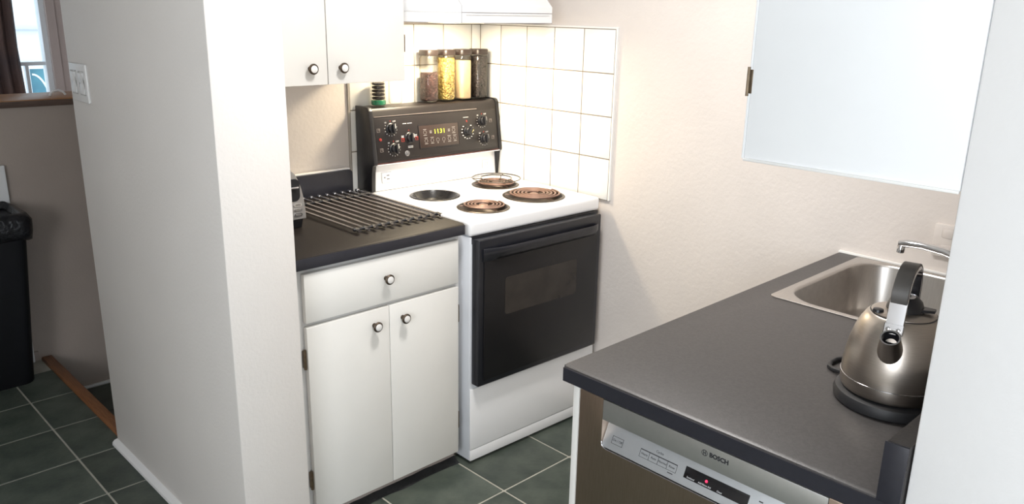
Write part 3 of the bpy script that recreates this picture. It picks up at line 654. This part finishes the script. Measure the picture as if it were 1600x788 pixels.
# ================================================================== TOASTER
ts = thing('toaster', 'silver toaster with three buttons partly behind the partition', 'toaster', (-1.215, -0.22, 0.915))
def tprof(e=0.0):
    r = []
    for (x, z) in ((-1.118, 0.948), (-1.119, 0.975), (-1.123, 1.010), (-1.130, 1.045), (-1.140, 1.075), (-1.152, 1.098), (-1.168, 1.116), (-1.190, 1.124)): r.append((x + e, z + e * 0.5))
    return r + [(-2 * 1.215 - x, z) for x, z in reversed(r)]
b = B(); extrude(b, tprof(), -0.335, -0.085, 'y'); finish('body', b, M_toast, ts)
b = B(); extrude(b, [(-1.124, 0.917), (-1.118, 0.948), (-1.312, 0.948), (-1.306, 0.917)], -0.330, -0.085, 'y'); lab(finish('base', b, M_black, ts), 'black plastic base')
def fpr(s): return [(-1.215 + (x + 1.215) * s, 1.02 + (z - 1.02) * s) for x, z in tprof()]
b = B(); t = bmesh.new(); loops(t, [[(x, -0.335, z) for x, z in fpr(1.0)], [(x, -0.350, z) for x, z in fpr(0.995)], [(x, -0.356, z) for x, z in fpr(0.95)]]); merge(b, t); fp = finish('front_panel', b, mat('toaster_front', (0.46, 0.44, 0.42), 0.4, 0.6, var=0.06), ts)
b = B(); t = bmesh.new(); loops(t, [[(x, y, z) for x, z, _ in rrect(-1.215, -1.140, 1.010, 1.082, 0.018, 0)] for y in (-0.350, -0.3575)]); merge(b, t); lab(finish('lever_slot', b, M_black, fp), 'black recess of the lever')
b = B(); box(b, -1.205, -1.150, -0.372, -0.357, 1.052, 1.060, 0.003); lab(finish('lever', b, M_chrome, fp), 'chrome lever')
for k in range(3):
    b = B(); z = 0.998 - k * 0.016; t = bmesh.new(); loops(t, [[(x, y, zz) for x, zz, _ in rrect(-1.164, -1.136, z - 0.0055, z + 0.0055, 0.0054, 0)] for y in (-0.352, -0.3595)]); merge(b, t); bt_ = finish('button', b, M_chrome, fp)
    b = B(); t = bmesh.new(); loops(t, [[(x, y, zz) for x, zz, _ in rrect(-1.160, -1.140, z - 0.003, z + 0.003, 0.0029, 0)] for y in (-0.359, -0.3602)]); merge(b, t); finish('button_face', b, M_toast, bt_)

# ================================================================== RIGHT RUN: worktop, dishwasher, sink
KZ, KX, KY0, KY1 = 0.9034, -1.263, -1.6055, -2.2855
kt = thing('worktop', 'charcoal laminate worktop holding the sink and the kettle', 'countertop', (-0.63, -1.92, 0.863))
prof = [(0.0, 0.8650), (KX + 0.010, 0.8650), (KX + 0.003, 0.8675), (KX, 0.873), (KX, 0.893), (KX + 0.003, 0.900), (KX + 0.010, KZ), (0.0, KZ)]
b = B(); extrude(b, prof, KY0, KY1, 'y')
c = B(); box(c, -0.533, -0.032, -2.105, -1.682, 0.80, 1.0)
b = cut(b, [c]); finish('top', b, M_lam, kt)
# postformed edge pieces: end and front bands with their shade painted dark, and the backsplash
b = B(); extrude(b, [(KX - 0.0012, 0.868), (KX - 0.0012, 0.8975), (KX + 0.0012, 0.8975), (KX + 0.0012, 0.868)], KY0, KY1, 'y'); lab(finish('edge_shade_band', b, M_lamedge, kt), 'front edge band with its shade painted dark')
b = B(); extrude(b, [(KY0 + 0.0012, 0.866), (KY0 + 0.0012, 0.9015), (KY0 - 0.0008, 0.9015), (KY0 - 0.0008, 0.866)], KX + 0.004, 0.0, 'x'); lab(finish('end_shade_band', b, M_lamedge, kt), 'end edge band with its shade painted dark')
b = B(); extrude(b, [(KY1 + 0.0355, KZ + 0.0002), (KY1 + 0.0355, KZ + 0.090), (KY1 + 0.0325, KZ + 0.0945), (KY1 + 0.0005, KZ + 0.0945), (KY1 + 0.0005, KZ + 0.0002)], KX + 0.004, 0.0, 'x'); lab(finish('backsplash', b, M_lam, kt), 'charcoal upstand along the wall')
b = B(); box(b, KX - 0.0005, KX + 0.0035, KY1 + 0.0008, KY1 + 0.0358, 0.867, KZ + 0.0940, 0.0008); lab(finish('backsplash_end', b, M_lamedge, kt), 'end of the upstand beside the white wall, shade painted dark')
b = B(); box(b, -0.004, 0.0075, KY1, KY0 + 0.004, KZ - 0.006, KZ + 0.006, 0.002); lab(finish('caulk_line', b, M_caulk, kt), 'white caulk line against the wall')

# base panel and hidden sink cabinet
ep = B(); box(ep, -1.240, -0.62, -1.631, -1.615, 0.0, 0.8645, 0.002); ep = tag(finish('end_panel', ep, M_cab), 'white painted end panel beside the dishwasher', 'panel')
sc = thing('sink_cabinet', 'white sink base cabinet under the worktop against the right wall', 'cabinet', (-0.31, -1.93, 0))
b = B(); box(b, -0.60, -0.002, -2.24, -1.645, 0.08, 0.700); finish('carcass', b, M_cab, sc)
for (x0, x1) in ((-0.598, -0.303), (-0.300, -0.004)):
    b = B(); box(b, x0, x1, -1.643, -1.625, 0.09, 0.72, 0.002); d = finish('door', b, M_cab, sc)
b = B(); box(b, -0.60, -0.002, -2.24, -1.70, 0.0, 0.08); finish('toe_kick', b, M_toe, sc)

# dishwasher
dw = thing('dishwasher', 'stainless steel dishwasher with silver console under the right worktop', 'dishwasher', (-0.93, -1.93, 0))
b = B(); box(b, -1.195, -0.640, -2.228, -1.636, 0.02, 0.862); finish('tub', b, M_black, dw)
b = B(); box(b, -1.240, -1.198, -2.230, -1.6325, 0.105, 0.852, 0.003)
t = bmesh.new(); poly = []
y0, y1, z0, z1, r = -1.696, -2.172, 0.7425, 0.90, 0.014
poly = [(y0, z1), (y0, z0 + r)] + [(y0 - r + r * math.cos(a), z0 + r + r * math.sin(a)) for a in [-PI / 8 * k for k in range(1, 4)]] + [(y0 - r, z0), (y1 + r, z0)] + [(y1 + r + r * math.cos(a), z0 + r + r * math.sin(a)) for a in [-PI / 2 - PI / 8 * k for k in range(1, 4)]] + [(y1, z0 + r), (y1, z1)]
loops(t, [[(x, y, z) for y, z in poly] for x in (-1.30, -1.205)])
b = cut(b, [t]); door = finish('door', b, M_dwsteel, dw)
# bright rim around the console opening
rim = B(); tube(rim, [(-1.2405, y, z) for y, z in poly[1:-1]], 0.0014, 6); lab(finish('console_rim', rim, M_chrome, door), 'thin bright rim around the console')
b = B(); box(b, -1.2412, -1.206, y1 + 0.001, y0 - 0.001, 0.806, 0.851, 0.001); fas = lab(finish('fascia', b, M_dwtrim, dw), 'satin silver strip above the handle pocket')
b = B(); box(b, -1.2085, -1.204, y1 + 0.001, y0 - 0.001, 0.742, 0.82); finish('pocket_back', b, M_black, dw)
CX0, CZ0, CX1, CZ1 = -1.2395, 0.7455, -1.2135, 0.805
cup = Vector((CX1 - CX0, 0, CZ1 - CZ0)).normalized()
def cm(y, s, out=0.0):
    n = Vector((0, -1, 0)).cross(cup)
    o = Vector((-1.240, y, 0.748)) + cup * s + n * out
    return frame_mtx(o, (0, -1, 0), cup)
b = B(); box(b, -0.2355, 0.2355, -0.002, 0.062, -0.006, 0.0, 0.0008, mtx=cm(-1.934, 0)); con = lab(finish('console', b, M_dwpanel, dw), 'sloping silver control console')
b = B(); extrude(b, [(CX0, CZ0), (CX1, CZ1), (-1.2090, CZ1), (-1.2090, CZ0)], y0 - 0.0005, y0 - 0.004, 'y'); finish('pocket_cheek', b, M_dwpanel, dw)
b = B(); rect_outline(b, 0, 0, 0.0275, 0.016, 0.0007, cm(-1.7316, 0.0203)); text_bm(b, 'On / Off', 0.0068, cm(-1.7316, 0.0203))
for k, s in enumerate(('Heavy', 'Auto', 'Normal', 'Rinse')):
    yc = -1.7993 - k * 0.02165
    rect_outline(b, 0, 0, 0.0222, 0.0155, 0.0006, cm(yc, 0.0203)); text_bm(b, s, 0.0062, cm(yc, 0.0205))
box(b, -0.0433, 0.0433, 0.0072, 0.0088, 0, 0.0004, mtx=cm(-1.8318, 0.0203))
text_bm(b, 'Cycles', 0.0066, cm(-1.8311, 0.0361)); box(b, -0.006, 0.006, -0.0007, 0.0007, 0, 0.0004, mtx=cm(-1.864, 0.0085)); box(b, -0.004, 0.004, -0.001, 0.001, 0, 0.0004, mtx=cm(-2.05, 0.033))
lab(finish('lettering', b, M_dark, con, 0), 'printed button outlines and words on the console')
b = B(); box(b, -0.0675, 0.0675, -0.0112, 0.0112, -0.001, 0.0008, 0.0004, mtx=cm(-1.9605, 0.0243)); dsp = lab(finish('display', b, mat('display_black', (0.008, 0.008, 0.010), 0.12, var=0.1, coat=0.4), con), 'black glossy display window')
b = B(); text_bm(b, 'Sanitized', 0.0047, cm(-1.9085, 0.0166, 0.0008)); text_bm(b, 'Add Rinse Aid', 0.0047, cm(-1.9390, 0.0166, 0.0008)); text_bm(b, 'Clean', 0.0047, cm(-1.9709, 0.0166, 0.0008)); lab(finish('display_lettering', b, M_mark, dsp, 0), 'white words on the display')
b = B(); lathe(b, [(0.0028, 0), (0.0026, 0.0006)], n=14, mtx=cm(-1.9408, 0.0247, 0.0008)); lab(finish('status_light', b, M_led, dsp), 'red status light')
mB = frame_mtx((-1.2413, -1.967, 0.8335), (0, -1, 0), (0, 0, 1))
b = B(); text_bm(b, 'BOSCH', 0.0122, mB @ Matrix.Translation((0.0005, 0, 0)), bold=0.0005); mE = frame_mtx((-1.2413, -1.9375, 0.8335), (0, -1, 0), (0, 0, 1))
ring(b, 0, 0, 0.0062, 0.0009, mE, n=28); box(b, -0.0026, -0.0016, -0.0050, 0.0050, 0, 0.0004, mtx=mE); box(b, 0.0016, 0.0026, -0.0050, 0.0050, 0, 0.0004, mtx=mE); box(b, -0.0026, 0.0026, -0.0007, 0.0007, 0, 0.0004, mtx=mE)
lab(finish('brand_lettering', b, M_dark, fas, 0), 'dark brand word with a ringed emblem')
b = B(); box(b, -1.17, -1.155, -2.225, -1.64, 0.0, 0.10); finish('toe_kick', b, M_black, dw)

# sink
sk = thing('sink', 'stainless steel drop-in sink in the right worktop', 'sink', (-0.28, -1.89, 0.70))
X0, X1, Y0, Y1 = -0.546, -0.018, -2.150, -1.668
def bl(e, r, z): return rrect(-0.531 + e, -0.034 - e, -2.098 + e, -1.690 - e, r, z, 8)
b = B(); loops(b, [rrect(X0, X1, Y0, Y1, 0.018, KZ + 0.0003, 8), rrect(X0, X1, Y0, Y1, 0.018, KZ + 0.002, 8), rrect(X0 + 0.003, X1 - 0.003, Y0 + 0.003, Y1 - 0.003, 0.016, KZ + 0.0042, 8), bl(-0.002, 0.10, KZ + 0.0042), bl(0.001, 0.10, KZ + 0.003), bl(0.004, 0.098, KZ - 0.004), bl(0.014, 0.090, KZ - 0.13), bl(0.030, 0.080, KZ - 0.155), bl(0.06, 0.06, KZ - 0.163), bl(0.17, 0.02, KZ - 0.166)], False, True)
finish('bowl', b, M_sink, sk, 50)
b = B(); lathe(b, [(0.040, KZ - 0.1655), (0.042, KZ - 0.163), (0.034, KZ - 0.162), (0.028, KZ - 0.1655)], (-0.285, -1.89), 28); lab(finish('drain', b, M_chrome, sk), 'chrome drain ring')
fc = thing('faucet', 'chrome faucet with a long low curved spout behind the kettle', 'faucet', (-0.270, -2.125, KZ + 0.004))
b = B(); lathe(b, [(0.026, KZ + 0.0044), (0.026, KZ + 0.012), (0.020, KZ + 0.018), (0.017, KZ + 0.060), (0.015, KZ + 0.075)], (-0.270, -2.125), 24); finish('base', b, M_chrome, fc)
pts = [(-0.270, -2.125, 0.972), (-0.270, -2.112, 0.992), (-0.270, -2.08, 1.012), (-0.270, -2.03, 1.030), (-0.270, -1.98, 1.040), (-0.270, -1.93, 1.044), (-0.270, -1.89, 1.042), (-0.270, -1.872, 1.038)]
b = B(); tube(b, pts, [0.013, 0.0125, 0.012, 0.0115, 0.0105, 0.0100, 0.0105, 0.009], 14); finish('spout', b, M_chrome, fc)
b = B(); lathe(b, [(0.0085, 1.015), (0.0100, 1.017), (0.0100, 1.034), (0.008, 1.038)], (-0.270, -1.878), 18); finish('aerator', b, M_chrome, fc)
b = B(); tube(b, [(-0.270, -2.125, 0.985), (-0.255, -2.128, 1.012), (-0.215, -2.135, 1.032)], [0.010, 0.008, 0.006], 10); finish('lever', b, M_chrome, fc)
ol = thing('wall_outlet', 'pale wall outlet cover behind the faucet', 'outlet', (0.004, -1.90, 1.0))
b = B(); box(b, -0.004, 0.0085, -1.940, -1.866, 0.955, 1.048, 0.003); finish('cover_plate', b, M_wallw, ol)
for z in (0.978, 1.024):
    b = B(); box(b, -0.0056, -0.002, -1.918, -1.888, z - 0.014, z + 0.014, 0.003); finish('socket', b, M_wallw, ol)

# ================================================================== KETTLE
KC = (-0.922, -2.131)
kb = thing('kettle_power_base', 'round black power base under the kettle with a looped cord', 'power base', (KC[0], KC[1], KZ))
b = B(); lathe(b, [(0.096, KZ + 0.0003), (0.101, KZ + 0.004), (0.1025, KZ + 0.014), (0.099, KZ + 0.023), (0.088, KZ + 0.0275)], KC, 48); finish('base', b, M_rubber, kb)
pts = []
for k in range(15):
    a = k / 14; ang = math.radians(112 - 150 * a)
for p in [(-0.872, -2.020), (-0.874, -1.998), (-0.866, -1.985), (-0.846, -1.978), (-0.822, -1.979), (-0.800, -1.990), (-0.786, -2.012), (-0.784, -2.045), (-0.790, -2.085), (-0.780, -2.13), (-0.740, -2.17), (-0.68, -2.195)]: pts.append((p[0], p[1], KZ + 0.0052))
pts[0] = (-0.885, -2.030, KZ + 0.010)
b = B(); tube(b, pts, 0.005, 10); lab(finish('cord', b, M_rubber, kb), 'black looped power cord')
kt2 = thing('kettle', 'brushed steel electric kettle with arched strap handle and short spout', 'kettle', (KC[0], KC[1], KZ + 0.028))
Z = KZ + 0.028
prof = [(0.080, Z), (0.090, Z + 0.002), (0.0930, Z + 0.008), (0.0935, Z + 0.026), (0.0925, Z + 0.045), (0.0895, Z + 0.070), (0.0850, Z + 0.092), (0.0790, Z + 0.114), (0.0715, Z + 0.132), (0.0635, Z + 0.145), (0.0600, Z + 0.149), (0.0590, Z + 0.150)]
b = B(); lathe(b, prof, KC, 64); body = finish('body', b, M_steel, kt2, 50)
b = B(); lathe(b, [(0.0930, Z + 0.0262), (0.0942, Z + 0.0268), (0.0942, Z + 0.0278), (0.0928, Z + 0.0284)], KC, 64, cap0=False, cap1=False); lab(finish('seam', b, M_chrome, body), 'thin bright seam line')
b = B(); lathe(b, [(0.0560, Z + 0.1495), (0.0555, Z + 0.1525), (0.0500, Z + 0.1545), (0.0200, Z + 0.156)], KC, 48); lid = lab(finish('lid', b, M_steel, kt2), 'flat steel lid')
b = B(); lathe(b, [(0.0572, Z + 0.1490), (0.0575, Z + 0.1512), (0.0560, Z + 0.1514), (0.0558, Z + 0.1490)], KC, 48, cap0=False, cap1=False); finish('lid_gap', b, M_black, lid)
kd = Vector((-0.985, -0.17, 0)).normalized(); ks = Vector((0, 0, 1)).cross(kd); kc = Vector((KC[0], KC[1], 0))
def KP(f, s, z): return kc + kd * f + ks * s + Vector((0, 0, Z + z))
# spout: short snout below the handle
def snout(r0, r1):
    rings = []
    for (f, z, r) in ((0.064, 0.086, 0.0255), (0.077, 0.104, 0.0215), (0.089, 0.122, 0.0180), (0.095, 0.1315, 0.0172)):
        ax = Vector((0.50, 0, 0.86)); up = Vector((-0.86, 0, 0.50))
        rings.append([KP(f + math.sin(2 * PI * k / 24) * r * r0 * -0.80, math.cos(2 * PI * k / 24) * r * r0, z + math.sin(2 * PI * k / 24) * r * r0 * 0.55) for k in range(24)])
    return rings
b = B(); R_ = snout(1.0, 1); loops(b, R_, True, False); spo = finish('spout', b, M_steel, kt2, 60)
b = B(); loops(b, [snout(0.99, 1)[-1], snout(0.84, 1)[-1]], False, False); lab(finish('spout_lip', b, M_chrome, spo), 'bright lip of the spout')
b = B(); q = snout(0.85, 1); loops(b, [q[-1], [p + Vector((0, 0, -0.020)) - kd * 0.010 for p in q[-1]]], False, True); lab(finish('spout_opening', b, M_black, spo), 'dark inside of the spout')
# strap handle: flat band arching from above the spout to the rear of the lid
def strap(path, hw, th):
    rings = []; n = len(path)
    for i, (f, z) in enumerate(path):
        a = Vector((path[max(i - 1, 0)])); c = Vector((path[min(i + 1, n - 1)])); d = (c - a).normalized(); nn = Vector((-d.y, d.x))
        w_ = hw[i] if isinstance(hw, list) else hw
        rings.append([KP(f + nn.x * o, s, z + nn.y * o) for s, o in ((-w_, 0), (-w_ * 0.92, th / 2), (w_ * 0.92, th / 2), (w_, 0), (w_ * 0.92, -th / 2), (-w_ * 0.92, -th / 2))])
    b = B(); loops(b, rings); return b
arch = []
for k in range(19):
    a = PI * (0.02 + 0.96 * k / 18); arch.append((0.006 + 0.056 * math.cos(a), 0.186 + 0.052 * math.sin(a) ** 0.8))
front = [(0.0725, 0.141), (0.0705, 0.152), (0.0680, 0.166), (0.0650, 0.178)]
rear = [(-0.050, 0.176), (-0.051, 0.160), (-0.050, 0.150)]
b = strap(front + arch + rear, 0.0155, 0.0075); hnd = lab(finish('handle', b, M_chrome, kt2, 50), 'polished arched strap handle')
b = strap([(0.062 + 0.0, 0.178)] + [(0.006 + 0.0605 * math.cos(PI * (0.02 + 0.80 * k / 12)), 0.1875 + 0.0565 * math.sin(PI * (0.02 + 0.80 * k / 12)) ** 0.8) for k in range(13)], 0.0145, 0.005); lab(finish('grip', b, mat('grip_grey', (0.095, 0.088, 0.082), 0.42, var=0.15, vscale=30), hnd, 50), 'dark grey grip over the handle')
b = strap([(0.0800, 0.133), (0.0775, 0.140), (0.0745, 0.150)], 0.0165, 0.004); brk = lab(finish('bracket', b, M_chrome, kt2), 'bright riveted bracket above the spout')
for s in (-0.0085, 0.0085):
    b = B(); m = frame_mtx(KP(0.0795, s, 0.1415), ks, Vector((0, 0, 1)) - kd * 0.28); lathe(b, [(0.0040, -0.001), (0.0040, 0.0010), (0.0028, 0.0018)], n=16, mtx=m); finish('rivet', b, M_chrome, brk)
# lid knob: low black thumb tab with a chrome cap
b = B(); loops(b, [[KP(-0.008 + 0.033 * math.cos(2 * PI * k / 24) * e, 0.033 * math.sin(2 * PI * k / 24) * e, 0.1545 + z) for k in range(24)] for e, z in ((1.0, 0), (0.98, 0.006), (0.84, 0.018), (0.52, 0.028), (0.15, 0.031))]); tab = lab(finish('lid_tab', b, M_black, kt2, 50), 'black domed lid tab')
b = B(); extrude_pts = [KP(-0.022, 0.024, 0.158), KP(-0.018, 0.050, 0.1585), KP(-0.004, 0.050, 0.1585), KP(0.006, 0.024, 0.158)]
loops(b, [extrude_pts, [p + Vector((0, 0, 0.005)) for p in extrude_pts]]); lab(finish('thumb_tab', b, M_black, tab), 'thumb lever of the lid')
b = B(); loops(b, [[KP(-0.004 + 0.016 * math.cos(2 * PI * k / 20) * e, 0.016 * math.sin(2 * PI * k / 20) * e, z) for k in range(20)] for e, z in ((1.0, 0.1815), (0.95, 0.185), (0.5, 0.188), (0.1, 0.189))]); lab(finish('lid_cap', b, M_chrome, tab), 'chrome cap on the lid tab')
b = B(); lathe(b, [(0.010, Z + 0.153), (0.009, Z + 0.158), (0.004, Z + 0.159)], tuple((kc + kd * 0.030 + ks * -0.038)[:2]), 16); lab(finish('lid_button', b, M_black, lid), 'small dark lid button')
b = B(); bp_ = kc + Vector((0.30, 0.954, 0)) * 0.0915; lathe(b, [(0.006, 0), (0.006, 0.004), (0.004, 0.005)], n=16, mtx=frame_mtx((bp_.x, bp_.y, Z + 0.05), (-0.954, 0.30, 0), (0, 0, 1))); lab(finish('switch_button', b, M_chrome, body), 'small chrome switch on the side')

# ================================================================== UPPER CABINET on the right
rc = thing('wall_cabinet', 'white wall cabinet above the sink seen at its plain end panel', 'cabinet', (-0.62, -2.12, 1.378))
b = B(); box(b, -1.250, 0.006, -2.2865, -1.9615, 1.3795, 2.10, 0.0015); finish('carcass', b, M_cabr, rc)
b = B(); box(b, -1.2535, -1.247, -2.2865, -1.9615, 1.3770, 1.3815, 0.001); finish('bottom_lip', b, M_caulk, rc)
for k in range(4):
    x0 = -1.250 + k * 0.313; b = B(); box(b, x0, x0 + 0.310, -1.9611, -1.957, 1.3800, 2.10, 0.001); d = finish('door', b, M_cabr, rc)
    if k == 0:
        t = B(); box(t, -1.2505, -1.2470, -1.9640, -1.9585, 1.483, 1.520, 0.0008); lathe(t, [(0.0026, 1.479), (0.0026, 1.524)], (-1.2505, -1.9565), 10); lab(finish('hinge', t, M_hinge, d), 'bronze hinge')

# ================================================================== SWITCH, BIN, CURTAIN, OUTSIDE
sw = thing('light_switch', 'white double rocker light switch on the partition wall', 'light switch', (PX0, 0.25, 1.352))
b = B(); box(b, PX0 - 0.008, PX0 + 0.001, 0.174, 0.328, 1.291, 1.413, 0.004, 3); finish('plate', b, M_plate, sw)
for y in (0.213, 0.288):
    b = B(); extrude(b, [(PX0 - 0.0075, 1.318), (PX0 - 0.0125, 1.320), (PX0 - 0.0095, 1.352), (PX0 - 0.0135, 1.385), (PX0 - 0.0075, 1.388)], y - 0.021, y + 0.021, 'y', 0.001); rk_ = finish('rocker', b, M_plate, sw)
    b = B(); rect_outline(b, 0, 0, 0.048, 0.076, 0.0022, frame_mtx((PX0 - 0.0082, y, 1.353), (0, -1, 0), (0, 0, 1)), 0.0012); finish('rocker_gap_shade', b, mat('switch_shadow_gap', (0.52, 0.51, 0.50), 0.6, var=0.05), rk_, 0)  # grey outline paints the shadow gap around each rocker

bn = thing('trash_bin', 'tall black trash bin with bag rim at the end of the hall', 'trash bin', (-1.80, 1.26, 0))
def bring(e, z, r=0.04): return rrect(-1.985 - e, -1.622 + e, 1.150 - e * 0.6, 1.360 + e * 0.1, r, z, 6)
b = B(); loops(b, [bring(-0.004, 0.0), bring(0.0, 0.006), bring(0.052, 0.72), bring(0.050, 0.735)]); finish('bin_body', b, mat('bin_plastic', (0.006, 0.006, 0.008), 0.55, var=0.2, vscale=20, spec=0.3), bn)
b = B(); rings = []
for k, (e, z) in enumerate(((0.053, 0.640), (0.066, 0.646), (0.074, 0.68), (0.072, 0.72), (0.060, 0.755), (0.040, 0.762), (0.025, 0.74))):
    ring_ = []
    for i, p in enumerate(rrect(-1.985 - e, -1.622 + e, 1.150 - e * 0.6, 1.362 + e * 0.18, 0.045, z, 10)):
        v = Vector(p); c0 = Vector((-1.80, 1.255, z)); d = (v - c0).normalized(); nz = noise.noise((p[0] * 16, p[1] * 16, z * 16 + 3))
        dz = 0.022 * noise.noise((p[0] * 11, p[1] * 11, 5)) if k < 2 else 0.012 * nz
        q = v + d * 0.007 * nz * (0.3 if k == 0 else 1) + Vector((0, 0, dz)); q.y = min(q.y, 1.384); ring_.append(q)
    rings.append(ring_)
loops(b, rings, False, False); lab(finish('bag_rim', b, M_bag, bn, 60), 'crumpled black plastic bag folded over the rim')
pn = B(); box(pn, -2.2, -1.566, 1.376, 1.3975, 0.0, 0.92, 0.003); tag(finish('white_board', pn, M_wallb), 'white board standing against the half wall behind the bin', 'board')

cu = B(); n = 60; fr = []; bk = []
for k in range(n + 1):
    x = -1.62 + (0.44) * k / n; y = 2.44 + 0.022 * math.sin(k * 0.86) + 0.008 * math.sin(k * 0.31 + 1)
    fr.append((x, y)); bk.append((x, y + 0.004))
ringp = fr + bk[::-1]
t = bmesh.new(); loops(t, [[(x + (0.010 if z < 1.2 else 0) + 0.004 * math.sin(z * 9), y, z) for x, y in ringp] for z in (0.86, 1.1, 1.36, 1.6, 1.9, 2.2)]); merge(cu, t)
cn = thing('curtain', 'dark brown pleated curtain hanging at the window beyond the stairs', 'curtain', (-1.4, 2.44, 0.86))
finish('cloth', cu, M_curtain, cn, 60)
b = B(); tube(b, [(-2.4, 2.455, 2.21), (-0.9, 2.455, 2.21)], 0.011, 12); finish('rod', b, M_black, cn)
for x in (-2.3, -0.96):
    b = B(); box(b, x - 0.01, x + 0.01, 2.455, 2.552, 2.20, 2.22, 0.003); finish('bracket', b, M_black, cn)
ar = B(); tube(ar, [(-1.318, 1.50, 1.191), (-1.312, 1.50, 1.204), (-1.297, 1.50, 1.213), (-1.280, 1.50, 1.215), (-1.262, 1.50, 1.208), (-1.252, 1.50, 1.194)], 0.0055, 10); tag(finish('handle_loop', ar, M_wallb), 'small pale curved loop on the wooden wall cap', 'handle')

hs = thing('house', 'pale sided neighbour house outside the window', 'house', (-0.2, 7.5, -3))
b = B(); box(b, -5, 4, 6.0, 9.0, -3.0, 3.2); finish('siding', b, M_siding, hs)
b = B(); box(b, -5, 4, 5.95, 6.0, 1.335, 1.352); lab(finish('ledge', b, mat('ledge_grey', (0.5, 0.52, 0.55), 0.6, var=0.05), hs), 'grey ledge line')
b = B(); wallhole(b, -0.45, 0.15, 5.95, 6.0, 0.30, 1.06, -0.26, -0.085, 0.36, 1.0); wf_ = finish('window', b, M_frame, hs)
b = B(); box(b, -0.26, -0.085, 5.975, 5.99, 0.36, 1.0); finish('pane', b, M_teal, wf_)
b = B(); tube(b, [(-0.24 + 0.01 * k, 5.972, 0.55 + 0.40 * math.sqrt(max(0, 1 - ((k - 0) / 15) ** 2))) for k in range(15)], 0.010, 6); finish('arch_bar', b, M_frame, wf_)

# ceiling lamp above the kitchen
cl = thing('ceiling_lamp', 'round flush dome lamp on the kitchen ceiling', 'lamp', (LAMP[0], LAMP[1], 2.34))
b = B(); lathe(b, [(0.17, H - 0.001), (0.175, H - 0.012), (0.165, H - 0.025)], LAMP, 40); finish('base', b, M_chrome, cl)
b = B(); lathe(b, [(0.160, H - 0.0255), (0.150, H - 0.060), (0.110, H - 0.090), (0.050, H - 0.105), (0.01, H - 0.108)], LAMP, 40); lab(finish('shade', b, M_lampd, cl), 'frosted lit glass dome')
